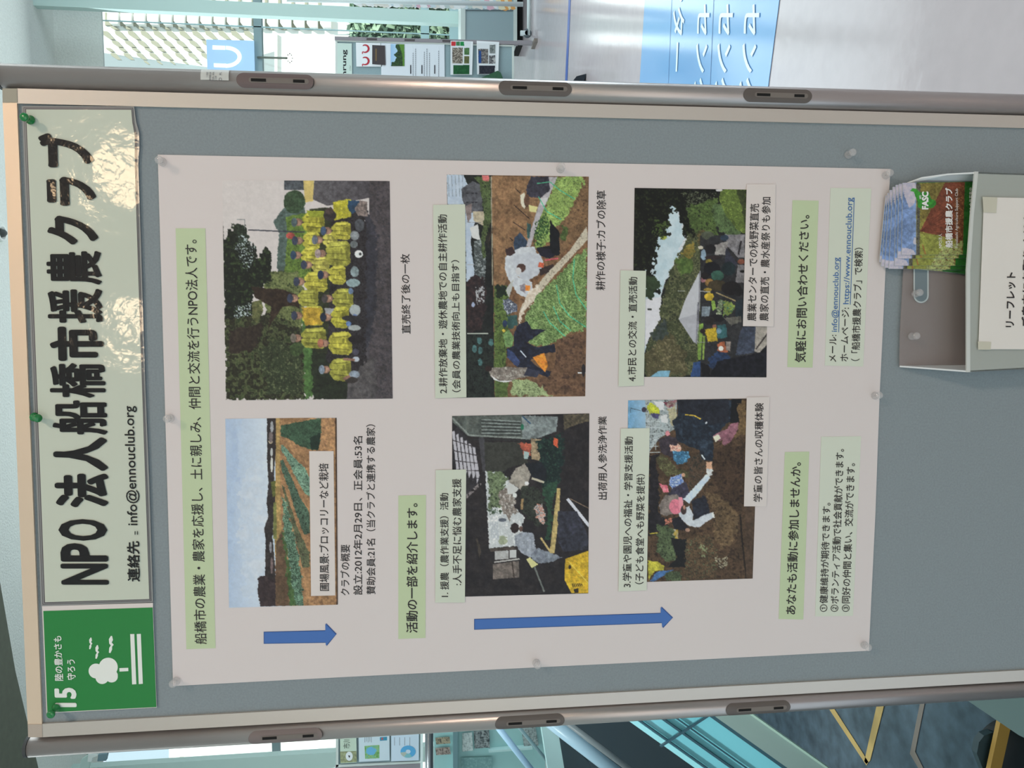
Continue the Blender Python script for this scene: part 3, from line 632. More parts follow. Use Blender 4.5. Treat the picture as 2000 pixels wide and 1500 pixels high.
sheet('frame_rail', [(XB, ym(RI, XB)), (XB + 30, ym(RI, XB)), (XB + 30, ym(LI, XB)), (XB, ym(LI, XB))], 0.003, ALU_FLAT, board, 0.028)
sheet('frame_corner', [(4.5, 172.5), (33, 172.8), (33.5, 200), (5, 200)], 0.0036, CORNER, board, 0.029)
sheet('frame_corner', [(54, 1415), (82, 1415), (82.5, 1440), (55, 1440)], 0.0036, mat('brown_corner_plastic', A(160, 146, 136), 0.5), board, 0.029)
def section(hw, yc, n=32, fr=0.014, bk_=0.016):
    o = []
    for i in range(n):
        t = 2 * math.pi * i / n; c, s = math.cos(t), math.sin(t)
        o.append((hw * math.copysign(abs(c) ** 0.85, c), yc - (fr if s > 0 else bk_) * math.copysign(abs(s) ** 0.85, s)))
    return o
POSTS = {}
def post(key, L0, L1, x0):
    a0, b0 = P(x0, ym(L0, x0)), P(x0, ym(L1, x0)); a1, b1 = P(2000, ym(L0, 2000)), P(2000, ym(L1, 2000))
    c0, c1 = (a0 + b0) / 2, (a1 + b1) / 2; hw = (abs(a0.x - b0.x) + abs(a1.x - b1.x)) / 4
    d = (c1 - c0) / (c0.z - c1.z); cE = c0 + d * (c0.z - 0.06); n = 32; sec = section(hw, 0.004)
    v = []
    for c in (c0, cE): v += [Vector((c.x + x, y, c.z)) for x, y in sec]
    f = [[i, i + n, (i + 1) % n + n, (i + 1) % n] for i in range(n)] + [list(range(n)), list(range(2 * n - 1, n - 1, -1))]
    o = mk('post', v, f, ALU, board)
    for p in o.data.polygons: p.use_smooth = len(p.vertices) == 4
    top = [Vector((c0.x + x * 1.02, y * 1.03, c0.z + 0.0005)) for x, y in sec]
    prism('end_cap', [p + Vector((0, 0, 0.0035)) for p in top], top, cm(54, 56, 58), board)
    box('foot', (cE.x - 0.03, -0.26, 0), (cE.x + 0.03, 0.26, 0.06), ALU_FLAT, board)
    POSTS[key] = (c0, d, hw)
post('r', *(OR_, IR), 4); post('l', *(OL, IL), 59)
def slot(key, xa, xb, ymid, m):
    c0, d, hw = POSTS[key]
    za, zb = P(xa, ymid, -0.012).z, P(xb, ymid, -0.012).z
    cx = lambda z: c0.x + d.x * (c0.z - z)
    sy = lambda u, e: 0.004 - 0.014 * (max(1 - (abs(u) / hw) ** 2.35, 0)) ** 0.425 - e
    L = za - zb; r = 0.0079
    def patch(name, s0, s1, rr, e, mm, par, rnd=True, ns=30, nt=6):
        v, f = [], []
        for i in range(ns + 1):
            s = s0 + (s1 - s0) * (0.5 - 0.5 * math.cos(math.pi * i / ns) if rnd else i / ns); z = za - s
            dd = min(s - s0, s1 - s); k = 1 if (not rnd or dd > rr) else math.sqrt(max(1 - ((rr - dd) / rr) ** 2, 0.0004))
            for j in range(nt + 1):
                u = rr * k * (2 * j / nt - 1); v.append((cx(z) + u, sy(u, e), z))
        f = [[i * (nt + 1) + j, (i + 1) * (nt + 1) + j, (i + 1) * (nt + 1) + j + 1, i * (nt + 1) + j + 1] for i in range(ns) for j in range(nt)]
        return mk(name, v, f, mm, par, smooth=True)
    sl_ = patch('slot_plate', 0, L, r, 0.0009, m, board)
    patch('slot_channel', L * 0.16, L * 0.94, r * 0.36, 0.0012, cm(104, 96, 92), sl_, rnd=True)
    for a, b in ((0.19, 0.385), (0.735, 0.885)): patch('slit', L * a, L * b, r * 0.2, 0.0016, DARK, sl_, rnd=False, ns=6, nt=2)
sl_l = mat('slot_plastic_sheen', A(106, 94, 93), 0.5); sl_r = mat('brown_slot_sheen', A(92, 78, 78), 0.5)  # uppermost slots paler: reflected light put into the plastic's colour
slot('r', 461, 612, 162, sl_r); slot('r', 974, 1117, 178, SLOT); slot('r', 1453, 1587, 190.5, SLOT)
slot('l', 484, 629, 1434, sl_l); slot('l', 967, 1103, 1407, SLOT); slot('l', 1419, 1545, 1381, SLOT)
slot('r', 2060, 2190, 206, SLOT); slot('l', 2030, 2150, 1343, SLOT)
# maker's sticker on the right post
c0, d, hw = POSTS['r']
za, zb = P(392, 150, -0.01).z, P(447, 150, -0.01).z
us = np.linspace(-0.1, 0.97, 9) * hw
v = [(c0.x + d.x * (c0.z - z) + u, 0.004 - 0.014 * (max(1 - (abs(u) / hw) ** 2.35, 0)) ** 0.425 - 0.0009, z) for z in (za, zb) for u in us]
stk = tag(mk('sticker', v, [[i, i + 9, i + 10, i + 1] for i in range(8)], mat('silver_sticker', A(196, 196, 194), 0.4, alpha=0.75), smooth=True), 'small silver sticker with tiny dark print on the right post', 'sticker')
def onpost(x, y):
    z = P(x, y, -0.012).z; xw = P(x, y, -0.009).x; u = xw - (c0.x + d.x * (c0.z - z))
    return Vector((xw, 0.004 - 0.014 * (max(1 - (min(abs(u), hw * .99) / hw) ** 2.35, 0)) ** 0.425 - 0.0014, z))
tinyink = cm(84, 84, 90)
for s_, x0, x1, y0, y1 in (('フック取付位置', 402, 406, 152, 141), ('耐荷重注意', 408, 412, 158, 141), ('均等に使用', 414, 418, 158, 141), ('ご注意', 419, 423, 158, 149), ('PL', 428, 432, 147, 141), ('O', 427, 433, 159, 153)):
    write(s_, [(x1, y0), (x1, y1), (x0, y1), (x0, y0)], 0, tinyink, stk, 0.0, plane=onpost)

# ------------------------------------------------------------------ laminated title banner
LAM = dict(coat=0.8, coatr=0.075, wave=0.0017, wscale=13)
lam = mat('laminated_paper', A(178, 180, 168), 0.6, spec=0.2, **LAM)
film = mat('laminate_border', A(128, 126, 126), 0.35, spec=0.4, **LAM)
line_m = mat('laminate_edge_line', A(74, 66, 70), 0.4, **LAM)
BLKL = mat('black_banner_ink', A(16, 10, 11), 0.6, spec=0.2, **LAM)
pouch = [(43, 207), (262, 208), (266, 238), (271.5, 258), (272.5, 285), (270, 320), (276, 500), (284, 760), (291, 930), (299, 1176), (80, 1184), (62, 700)]
banner = sheet('title_banner', pouch, 0.003, film, None, 0.0006)
tag(banner, 'long laminated banner with heavy black lettering at the board top', 'sign')
sheet('border_line', [(46, 209.5), (259.5, 210.5), (262, 240), (267, 265), (267, 330), (273, 520), (281, 760), (295.5, 1174), (83, 1181), (65, 700)], 0.0034, line_m, banner, 0.0003)
sheet('border_strip', [(47.2, 211), (258.6, 212), (261, 240), (266, 265), (266, 330), (272, 520), (280, 760), (294.3, 1172.6), (84.3, 1179.6), (66.2, 700)], 0.0036, film, banner, 0.0001)
sheet('border_line', [(49, 212), (257.6, 213), (260, 240), (265, 265), (265, 330), (271, 520), (279, 760), (293.2, 1171.6), (86, 1178.2), (68, 700)], 0.0038, line_m, banner, 0.0001)
face = sheet('paper_face', [(51, 213.6), (256.3, 214.4), (258.6, 240), (263.4, 265), (263.6, 330), (269.5, 520), (277.6, 760), (291.5, 1170), (88, 1176.2), (70, 700)], 0.0042, lam, banner, 0.0002)
HB = 0.0050
for ch, x0, x1, ya, yb in (('ブ', 75, 183, 327, 260), ('ラ', 91, 188, 402, 345), ('ク', 92, 192, 478, 421), ('農', 91, 199, 556, 490), ('援', 93, 201, 631, 564), ('市', 97, 203, 705, 638),
                           ('橋', 97, 206, 777, 709), ('船', 102, 210, 849, 782), ('人', 104, 211, 920, 854), ('法', 107, 213, 991, 925), ('O', 114, 210, 1056, 1014), ('P', 118, 211, 1097, 1061), ('N', 119, 212, 1142, 1101)):
    T(ch, (x0 + 1, x1 + 1, ya), (x0 - 1, x1 - 1, yb), HB, BLKL, banner, {'O': 0.035, 'P': 0.035, 'N': 0.035, '農': 0.026, '援': 0.028, '橋': 0.026, '船': 0.03}.get(ch, 0.045), name='banner_letter')
T('連絡先', (249, 274, 1136), (247.5, 272.5, 1057), HB, BLKL, banner, 0.02)
T('：', (263, 269.5, 1045), (263, 269.5, 1037), HB, BLKL, banner, 0.02)
T('info@ennouclub.org', (248, 275, 1026), (240, 267, 793), HB, BLKL, banner, 0.008)

# green goal card
gcol = mat('green_card', A(18, 110, 46), 0.5, coat=0.3, coatr=0.25)
card = sheet('goal_card', [(82, 1184), (298.5, 1177.5), (306, 1382), (91, 1393)], 0.0026, PAPER_W, None, 0.0008)
tag(card, 'square green card with white 15, tree, birds and stripes at the top left', 'sign')
sheet('green_print', [(84.5, 1193.5), (298, 1186.5), (305.3, 1381), (92.5, 1391.5)], 0.0029, gcol, card, 0.0002)
whp = cm(206, 210, 202)
T('15', (108, 150.5, 1381), (106, 149, 1343), 0.0032, whp, card, 0.04)
T('陸の豊かさも', (107, 124, 1329.5), (104, 120.5, 1242), 0.0032, whp, card, 0.02)
T('守ろう', (131, 148, 1328), (130, 147, 1288), 0.0032, whp, card, 0.02)
z4 = lambda x, y: (x / 4, 1130 + y / 4)
tm = bpy.data.meshes.new('tree_symbol')
vs, fs_ = [], []
for (cx, cy, r, o) in ((750, 722, 58, 0), (846, 692, 74, 1), (798, 772, 52, 2), (872, 762, 50, 3)):
    k = len(vs); n = 28
    vs += [P(*z4(min(cx + r * math.cos(2 * math.pi * i / n), 920), cy + r * math.sin(2 * math.pi * i / n)), -0.0032 - 0.00003 * o) for i in range(n)]; fs_.append(list(range(k, k + n)))
mk('tree_symbol', vs, fs_, whp, card)
for nm, q in (('trunk_symbol', [(932, 700), (1002, 697), (1003, 723), (934, 727)]), ('ground_stripe', [(1017, 434), (1049, 433), (1065, 825), (1032, 827)]), ('ground_stripe', [(1068, 433), (1100, 432), (1116, 822), (1084, 825)])):
    sheet(nm, [z4(*p) for p in q], 0.0033, whp, card, 0.0001)
for (cx, cy, s_) in ((705, 508, 0.85), (755, 575, 1.0), (863, 517, 1.25)):
    pts = [(10, -55), (16, -30), (8, -14), (20, 0), (10, 12), (10, 30), (0, 52), (-10, 50), (-8, 20), (2, 4), (-8, -8), (-10, -35), (2, -55)]
    sheet('bird_symbol', [z4(cx + a * s_, cy + b * s_) for a, b in pts], 0.0033, whp, card, 0.0001)

# ------------------------------------------------------------------ the poster
poster = sheet('poster', [(308, 302), (700, 310), (1100, 317.5), (1500, 325), (1739, 330), (1733, 450), (1724, 650), (1718, 772), (1710, 1000), (1697, 1271), (1400, 1286.5), (1048, 1303.5), (680, 1322), (338, 1340), (323, 820)], 0.0016, PAPER, None, 0.0006)
tag(poster, 'large white poster with six farm photographs and Japanese text on the board', 'poster')
o1, o2, o3, o4 = 0.0020, 0.0024, 0.0028, 0.0032
gb = sheet('green_heading', [(343, 446), (401, 446), (421, 1266), (364, 1268)], o1, GREENP, poster, 0.0002)
T('船橋市の農業・農家を応援し、土に親しみ、仲間と交流を行うNPO法人です。', (380, 404, 1258), (360, 384.5, 468), o2, INKT, gb, 0.004)
T('直売終了後の一枚', (784.5, 802.5, 652), (782, 800, 496), o1, INKT, poster)
T('クラブの概要', (664.5, 683, 1163), (665, 683.5, 1064), o1, INKT, poster)
T('設立:2012年2月29日、正会員:53名', (690, 708, 1162), (690, 708, 852), o1, INKT, poster)
T('賛助会員:21名（当クラブと連携する農家）', (715.5, 733.5, 1161), (715, 733, 829), o1, INKT, poster)
gb = sheet('green_heading', [(778, 968), (832, 967), (831, 1246), (778, 1248)], o1, GREENP, poster, 0.0002)
T('活動の一部を紹介します。', (793, 816, 1236), (794, 816, 983), o2, INKT, gb, 0.012)
T('出荷用人参洗浄作業', (1168, 1186, 976), (1168, 1185, 813), o1, INKT, poster)
T('耕作の様子:カブの除草', (1163, 1182, 567), (1165, 1184, 372), o1, INKT, poster)
for pts in ([(515, 1234), (637, 1231), (637, 1217), (657.5, 1238), (638, 1262), (637.5, 1255.5), (515, 1257.5)], [(926, 1209), (1292, 1197), (1292, 1184.5), (1314.5, 1206), (1295, 1227), (1294, 1217), (926, 1230)]):
    sheet('blue_arrow', pts, o1, cm(44, 74, 128), poster, 0.0002)
    cx, cy = sum(p[0] for p in pts) / len(pts), sum(p[1] for p in pts) / len(pts)
    sheet('arrow_fill', [(x + (1.3 if x < cx else -1.6), y + (1.3 if y < cy else -1.3)) for x, y in pts], o1 + 0.0002, BLUEA, poster, 0.0001)
def label(q, m, lines, off=o3, bold=0.007):
    o = sheet('text_box', q, off, m, poster, 0.0002)
    for s, a, b in lines: T(s, a, b, off + 0.0004, INKT, o, bold)
    return o
label([(604, 881), (651.5, 881), (655, 1163), (607.5, 1164)], PAPER_W, [('圃場風景:ブロッコリーなど栽培', (624, 643, 1154), (622, 641.5, 905))])
label([(851, 918), (910.5, 917), (908, 1177), (850, 1177)], PALEG, [('1. 援農（農作業支援）活動', (859.5, 877, 1166), (859, 876, 963)), (':人手不足に悩む農家支援', (884, 902, 1143), (883, 901, 935))])
label([(846, 400), (908.5, 399), (911, 776), (850, 778)], PALEG, [('2.耕作放棄地・遊休農地での自主耕作活動', (857, 874, 768.5), (855, 873, 419)), ('（会員の農業技術向上も目指す）', (883, 900, 766), (881, 897, 508))])
label([(1212, 528), (1262, 529), (1257.5, 753), (1208, 755)], PALEG, [('4.市民との交流・直売活動', (1225, 1243, 745), (1228, 1245, 541))])
label([(1212.5, 837), (1269, 836), (1263, 1153), (1208, 1155)], PALEG2, [('3.学童や園児への福祉・学習支援活動', (1215.5, 1233, 1147), (1220, 1236.5, 853)), ('（子ども食堂へも野菜を提供）', (1240, 1257, 1141), (1243, 1260, 926))])
label([(1458.5, 360), (1515, 360), (1511, 638), (1451, 637)], PAPER_W, [('農業センターでの秋野菜直売', (1459, 1477, 627), (1465, 1483, 398)), ('農家の直売・農水産祭りも参加', (1483, 1501, 627), (1488, 1505.5, 385))])
label([(1458.5, 776), (1503, 775), (1497, 989), (1453, 989)], PAPER_W, [('学童の皆さんの収穫体験', (1471, 1488.5, 980), (1474.5, 1491.5, 787))])
label([(1548, 391), (1599, 392), (1587, 718), (1538, 717)], GREENP, [('気軽にお問い合わせください。', (1552, 1574, 708), (1561, 1581.5, 420))], o1, 0.012)
label([(1533, 883), (1580.6, 882), (1569, 1210), (1521, 1209)], GREENP, [('あなたも活動に参加しませんか。', (1534, 1554.5, 1200), (1544, 1565, 903))], o1, 0.012)
b = label([(1622, 367), (1702, 368), (1686, 716), (1611, 714)], PALEG2, [('メール:', (1619, 1633, 707), (1620, 1634, 654)), ('ホームページ:', (1641, 1656, 706), (1644, 1658.5, 601)), ('（「船橋市援農クラブ」で検索）', (1662, 1679, 705), (1669, 1686, 484))], o1)
T('info@ennouclub.org', (1623.5, 1638, 648), (1627, 1642.5, 503), o2, LINK, b); T('https://www.ennouclub.org', (1646.5, 1661, 594), (1653, 1669, 386), o2, LINK, b)
sheet('underline', [(1641.3, 503), (1642.5, 503), (1638.8, 649), (1637.6, 649)], o2, LINK, b, 0.0001); sheet('underline', [(1668, 386), (1669.2, 386), (1661.4, 595), (1660.2, 595)], o2, LINK, b, 0.0001)
label([(1604, 853), (1682, 852), (1666, 1203), (1592, 1204)], PALEG2, [('①健康維持が期待できます。', (1600, 1616, 1195), (1606, 1622.5, 982)), ('②ボランティア活動で社会貢献ができます。', (1621, 1637.5, 1195), (1632, 1649, 877)), ('③同好の仲間と集い、交流ができます。', (1643, 1659.5, 1195), (1653, 1670.5, 905))], o1)

# --- print 1: the group in yellow jackets under a big tree
p = Print(420, 330, 780, 800, 3.19, (194, 183, 183))
p.poly([(360, 330), (430, 240), (560, 240), (600, 640), (400, 690), (385, 600), (400, 400)], (84, 100, 98), 3, c2=(60, 78, 72), size=5)
p.poly([(430, 65), (560, 65), (560, 130), (430, 130)], (86, 92, 100), c2=(58, 62, 70), size=3)
p.poly([(550, 65), (616, 68), (612, 200), (560, 210)], (196, 170, 98), 1)
p.ell(495, 205, 68, 72, (38, 56, 38), jag=2, c2=(60, 82, 56), size=3)
p.poly([(440, 300), (700, 240), (700, 500), (560, 700), (430, 660), (450, 440)], (70, 96, 42), 3, c2=[(104, 130, 50), (60, 80, 36)], size=4)
p.poly([(300, 640), (520, 640), (560, 800), (540, 1000), (330, 1000)], (74, 84, 46), 4, c2=[(110, 116, 70), (44, 56, 30)], size=4)
p.poly([(45, 460), (120, 340), (180, 360), (200, 450), (255, 500), (270, 560), (300, 470), (350, 520), (345, 560), (352, 640), (345, 690), (290, 730), (240, 780), (250, 900), (180, 960), (58, 960)], (24, 32, 24), 6, c2=[(14, 20, 18), (50, 66, 36)], size=5)
p.poly([(110, 340), (190, 350), (215, 470), (160, 480)], (46, 58, 44), 5, c2=(20, 30, 24), size=3)
p.poly([(120, 860), (220, 840), (210, 960), (130, 980)], (180, 190, 196), 5, thr=0.62, size=2)
p.poly([(160, 400), (260, 500), (200, 640), (120, 500)], (170, 180, 186), 4, thr=0.68, size=2)
p.poly([(60, 940), (350, 900), (560, 1000), (570, 1250), (560, 1440), (68, 1440)], (46, 44, 28), 5, c2=[(28, 30, 22), (78, 84, 52), (40, 52, 30)], size=6)
p.poly([(80, 1000), (300, 960), (260, 1120), (90, 1160)], (38, 30, 28), 6, c2=(54, 44, 36), size=5)
p.poly([(270, 1120), (420, 1060), (540, 1180), (540, 1400), (330, 1400)], (60, 70, 44), 6, c2=[(34, 42, 28), (92, 100, 66)], size=4)
p.ell(505, 1125, 42, 42, (44, 60, 34), jag=2, c2=(64, 82, 46), size=3)
p.poly([(225, 730), (330, 745), (420, 750), (520, 790), (530, 870), (480, 850), (420, 860), (370, 930), (330, 1000), (350, 860), (250, 800)], (36, 26, 22), 3, c2=(54, 40, 32), size=5)
p.poly([(230, 830), (290, 815), (300, 880), (260, 960), (230, 930)], (110, 108, 66), 3, c2=(70, 76, 44), size=4)
p.poly([(540, 900), (620, 960), (640, 1400), (560, 1430), (545, 1100)], (54, 84, 42), 4, c2=(74, 108, 54), size=4)
p.poly([(600, 1110), (700, 1100), (740, 1200), (860, 1200), (860, 1440), (610, 1440)], (26, 32, 24), 4, c2=(36, 44, 30), size=4)
p.grad([(618, 68), (1090, 75), (1108, 1432), (820, 1440), (830, 1300), (905, 1260), (960, 900), (960, 180), (700, 230), (610, 190)], (88, 84, 90), (60, 55, 62))
p.poly([(960, 68), (1092, 75), (1108, 1432), (960, 1436)], (62, 56, 62), 0, c2=[(74, 66, 70), (48, 46, 54)], size=3)
p.poly([(940, 240), (1010, 400), (1000, 900), (960, 1100), (900, 1200)], (40, 40, 50), 5, c2=(52, 50, 60), size=6)
p.poly([(840, 1200), (1000, 1180), (1000, 1440), (830, 1440)], (88, 82, 84), 5, c2=(68, 64, 68), size=6)
p.poly([(660, 250), (860, 240), (940, 300), (940, 1200), (840, 1320), (690, 1180)], (30, 26, 28), 5, c2=[(48, 44, 50), (22, 20, 24)], size=4)
p.poly([(590, 250), (720, 240), (720, 560), (700, 1150), (640, 1150), (560, 1000), (600, 700)], (52, 58, 34), 2, c2=(34, 38, 28), size=4)
p.line([(205, 380), (560, 394)], 8, (52, 54, 66)); p.line([(135, 315), (185, 315), (185, 375)], 4, (120, 122, 126))
p.ell(470, 416, 28, 20, (160, 66, 60))
YJ = [(182, 172, 58), (166, 158, 48), (190, 180, 76), (154, 150, 56)]
def person(hx, hy, w_, x1, k=0, hr=30, cap=(50, 56, 78)):
    c = YJ[k]
    dk = tuple(v * 0.72 for v in c); q = [(hx + 34, hy - w_ * 0.4), (hx + 62, hy - w_ * 0.9), (x1 - 20, hy - w_), (x1, hy - w_ * 0.7), (x1 + 4, hy + w_ * 0.7), (x1 - 18, hy + w_), (hx + 62, hy + w_ * 0.9), (hx + 34, hy + w_ * 0.4)]
    p.poly(q, c, 2, c2=[c, tuple(v * 0.86 for v in c)], size=9)
    hi = tuple(min(v * 1.1 + 8, 232) for v in c); dd = tuple(v * 0.55 for v in c); L_ = x1 - hx
    p.poly([(hx + 60, hy - w_ * .86), (hx + 76, hy - w_ * .5), (x1 - 30, hy - w_ * .55), (x1 - 24, hy - w_ * .88)], hi, 2)
    p.poly([(x1 - 34, hy - w_ * .45), (x1, hy - w_ * .6), (x1 + 2, hy + w_ * .6), (x1 - 20, hy + w_ * .4)], dk, 2)
    p.poly([(hx + 60, hy + w_ * .35), (x1 - 10, hy + w_ * .55), (x1 - 16, hy + w_ * .95), (hx + 66, hy + w_ * .88)], dk, 2, c2=c, size=6)
    p.line([(hx + 58, hy - w_ * 0.5), (x1 - 16, hy - w_ * 0.6)], 4, dd); p.line([(hx + 62, hy + w_ * 0.42), (x1 - 14, hy + w_ * 0.55)], 5, dd)
    p.line([(hx + 40, hy), (x1 - 6, hy + 3)], 3, dd); p.poly([(hx + 28, hy - 14), (hx + 48, hy), (hx + 28, hy + 14)], (60, 56, 52))
    p.ell(hx + 30 + L_ * .55, hy - w_ * .2, 8, w_ * .22, dk, jag=1); p.ell(hx + 30 + L_ * .35, hy + w_ * .2, 6, w_ * .2, hi, jag=1)
    p.ell(hx + 8, hy, hr * 0.95, hr * 0.8, (134, 98, 82)); p.ell(hx + 14, hy + 3, hr * 0.5, hr * 0.5, (158, 118, 98)); p.ell(hx - 15, hy, hr * 0.62, hr * 0.95, cap)
    p.line([(hx + 5, hy - 12), (hx + 5, hy + 12)], 4, (70, 50, 46))
person(508, 332, 64, 680, 1, cap=(70, 84, 90)); person(512, 447, 60, 650, 0); person(502, 537, 52, 640, 0, cap=(40, 60, 84)); person(568, 598, 56, 710, 2)
person(522, 702, 66, 696, 0); person(482, 806, 56, 640, 3); person(508, 914, 64, 670, 0); person(502, 1054, 66, 690, 3, cap=(110, 100, 90))
p.poly([(570, 258), (680, 262), (680, 300), (590, 300)], (140, 146, 40), 2)
p.poly([(540, 860), (660, 866), (664, 970), (560, 976)], (190, 152, 44), 3, c2=(164, 128, 38), size=6)
person(636, 442, 50, 760, 2, cap=(90, 96, 110)); person(690, 385, 58, 845, 0, cap=(56, 74, 104)); person(655, 527, 80, 840, 3, cap=(150, 130, 130)); person(672, 660, 62, 812, 0, cap=(30, 44, 74))
person(697, 808, 66, 858, 3, cap=(66, 60, 62)); person(688, 924, 70, 832, 1, cap=(30, 40, 60)); person(672, 1086, 74, 850, 0, cap=(150, 90, 70)); person(680, 1250, 74, 846, 3, cap=(120, 132, 150))
p.poly([(735, 210), (830, 185), (860, 200), (850, 300), (740, 320)], YJ[0], 3, c2=(170, 160, 30), size=4)
p.ell(715, 290, 40, 34, (50, 44, 46)); p.ell(712, 262, 26, 20, (70, 56, 54))
p.poly([(830, 195), (920, 200), (915, 250), (850, 280), (825, 240)], (34, 60, 88), 2); p.poly([(905, 195), (950, 205), (950, 300), (890, 290), (870, 250)], (150, 130, 124), 3, c2=(90, 80, 80), size=3)
p.poly([(680, 866), (745, 870), (720, 905), (690, 900)], (150, 150, 156), 2)
for (x, y, a, b_, c) in ((870, 415, 28, 30, (120, 124, 130)), (900, 350, 30, 40, (74, 76, 84)), (865, 470, 24, 22, (100, 106, 110)), (895, 530, 26, 24, (210, 212, 214)), (870, 640, 26, 34, (120, 134, 140)), (860, 710, 44, 26, (130, 150, 156)),
                          (845, 760, 16, 20, (90, 110, 140)), (872, 880, 34, 36, (150, 156, 160)), (872, 920, 16, 16, (96, 120, 170)), (832, 964, 16, 16, (90, 120, 176)), (868, 990, 40, 18, (150, 154, 156)), (875, 1140, 22, 20, (66, 64, 80)),
                          (878, 1186, 22, 16, (170, 176, 190)), (868, 1280, 34, 24, (120, 130, 146)), (850, 1315, 40, 20, (50, 44, 44)), (850, 930, 60, 18, (40, 38, 42)), (880, 1060, 50, 26, (30, 26, 30))):
    p.ell(x, y, a, b_, c, jag=1)
p.ell(905, 530, 8, 10, (60, 60, 64)); p.line([(800, 1184), (870, 1190)], 16, (140, 100, 84)); p.line([(800, 1310), (840, 1290)], 18, (130, 92, 78))
p.poly([(40, 325), (48, 330), (60, 470), (46, 470)], (30, 30, 30), 3)
p.soft(2)
p.lay([(434, 352), (761, 353.5), (767, 778.5), (441, 782)], o1, poster)

# --- print 2: field with rows of broccoli
p = Print(430, 790, 670, 1200, 3.658, (176, 188, 206))
p.grad([(30, 95), (345, 95), (345, 1450), (30, 1450)], (156, 172, 200), (190, 198, 212))
p.poly([(150, 500), (320, 300), (340, 1300), (170, 1400), (140, 900)], (190, 194, 206), 12, c2=[(178, 188, 205), (196, 198, 208)], size=22, mix=0.55)
p.poly([(40, 95), (150, 95), (110, 700), (60, 1445)], (148, 166, 198), 10, c2=(166, 182, 208), size=14, mix=0.7)
p.poly([(395, 95), (835, 95), (840, 1440), (395, 1440)], (146, 104, 70), 0, c2=[(164, 120, 80), (130, 92, 64)], size=8)
p.poly([(335, 95), (398, 95), (400, 300), (385, 480), (395, 700), (380, 850), (375, 950), (395, 1200), (400, 1440), (290, 1440), (270, 1330), (285, 1225), (320, 1230), (325, 970), (315, 880), (342, 800), (332, 700), (345, 560), (335, 400)], (40, 34, 36), 2, c2=(56, 48, 48), size=4)
p.poly([(270, 1240), (320, 1220), (395, 1250), (395, 1440), (292, 1445), (268, 1350)], (46, 36, 40), 3, c2=(60, 46, 48), size=5)
for (x, y, a, b_, c) in ((370, 160, 12, 40, (150, 150, 156)), (360, 265, 14, 16, (190, 170, 140)), (368, 340, 10, 30, (170, 170, 170)), (368, 430, 10, 55, (196, 192, 186)), (362, 235, 16, 40, (110, 96, 96)), (360, 1020, 9, 40, (130, 126, 134)), (368, 1150, 9, 60, (110, 90, 90))): p.ell(x, y, a, b_, c, jag=1)
p.poly([(360, 555), (400, 545), (405, 650), (375, 660)], (88, 92, 44), 2)
p.poly([(398, 95), (425, 95), (430, 660), (440, 1000), (400, 1200), (385, 900), (395, 600)], (176, 140, 84), 2, c2=(150, 120, 70), size=5)
p.poly([(380, 700), (400, 700), (405, 960), (378, 960)], (110, 112, 60), 1)
p.poly([(395, 1000), (440, 900), (480, 1100), (500, 1440), (398, 1440)], (104, 74, 56), 3, c2=(86, 68, 50), size=6)
p.poly([(430, 150), (720, 95), (722, 200), (700, 330), (640, 320), (570, 300), (500, 250), (430, 225)], (40, 62, 46), 3, c2=[(60, 88, 66), (32, 50, 38)], size=2)
p.poly([(430, 150), (440, 130), (560, 100), (460, 98)], (150, 108, 70), 1)
p.poly([(640, 240), (720, 200), (705, 325), (650, 325)], (26, 42, 34), 2)
p.poly([(430, 290), (450, 285), (520, 370), (600, 450), (640, 520), (640, 660), (610, 640), (560, 560), (500, 440), (440, 330)], (66, 100, 84), 3, c2=[(130, 164, 140), (36, 58, 46)], size=2)
p.poly([(430, 400), (450, 395), (500, 500), (560, 640), (640, 780), (640, 920), (600, 930), (560, 830), (500, 640), (440, 470)], (44, 64, 50), 3, c2=[(84, 112, 92), (30, 42, 34)], size=2)
p.poly([(440, 570), (455, 580), (500, 720), (560, 900), (640, 1060), (640, 1160), (590, 1170), (530, 920), (470, 700)], (64, 66, 46), 3, c2=[(96, 104, 74), (50, 44, 36)], size=2)
p.poly([(440, 660), (470, 680), (520, 900), (560, 1050), (600, 1440), (530, 1440), (490, 1150), (460, 950)], (54, 84, 62), 4, c2=[(126, 160, 136), (34, 54, 40), (90, 120, 98)], size=2)
p.poly([(440, 900), (460, 950), (500, 1200), (540, 1440), (500, 1440), (470, 1180)], (52, 80, 40), 4, c2=(70, 92, 52), size=3)
p.poly([(820, 95), (836, 95), (842, 1445), (830, 1445)], (70, 50, 38), 0)
p.soft(1)
p.lay([(440, 818), (657.5, 815.5), (660, 1181), (447.5, 1187)], o1, poster)

# --- print 3: washing carrots in a shed
p = Print(860, 790, 1170, 1190, 3.748, (30, 28, 32))
p.poly([(185, 60), (1090, 60), (1090, 1385), (185, 1410)], (30, 27, 31), 0, c2=(42, 36, 38), size=10)
p.poly([(85, 80), (300, 80), (600, 75), (600, 240), (290, 240), (200, 230), (90, 130)], (66, 72, 70), 0, c2=(84, 88, 84), size=8)
p.poly([(85, 200), (130, 160), (210, 260), (280, 440), (290, 560), (190, 670), (110, 480)], (44, 40, 46), 0)
for k in range(6):
    x = 85 + k * 30; p.poly([(x, 200 + k * 22), (x + 18, 190 + k * 24), (x + 52, 470 + k * 10), (x + 34, 480 + k * 20)], (172, 166, 176), 0)
for k in range(5): p.line([(85, 260 + k * 75), (280, 320 + k * 55)], 6, (52, 46, 52))
p.poly([(190, 660), (300, 560), (300, 585), (192, 690)], (120, 110, 112), 1, thr=0.4, size=3)
p.line([(90, 100), (210, 225), (660, 250)], 12, (120, 126, 122)); p.line([(200, 255), (660, 262)], 10, (40, 40, 42))
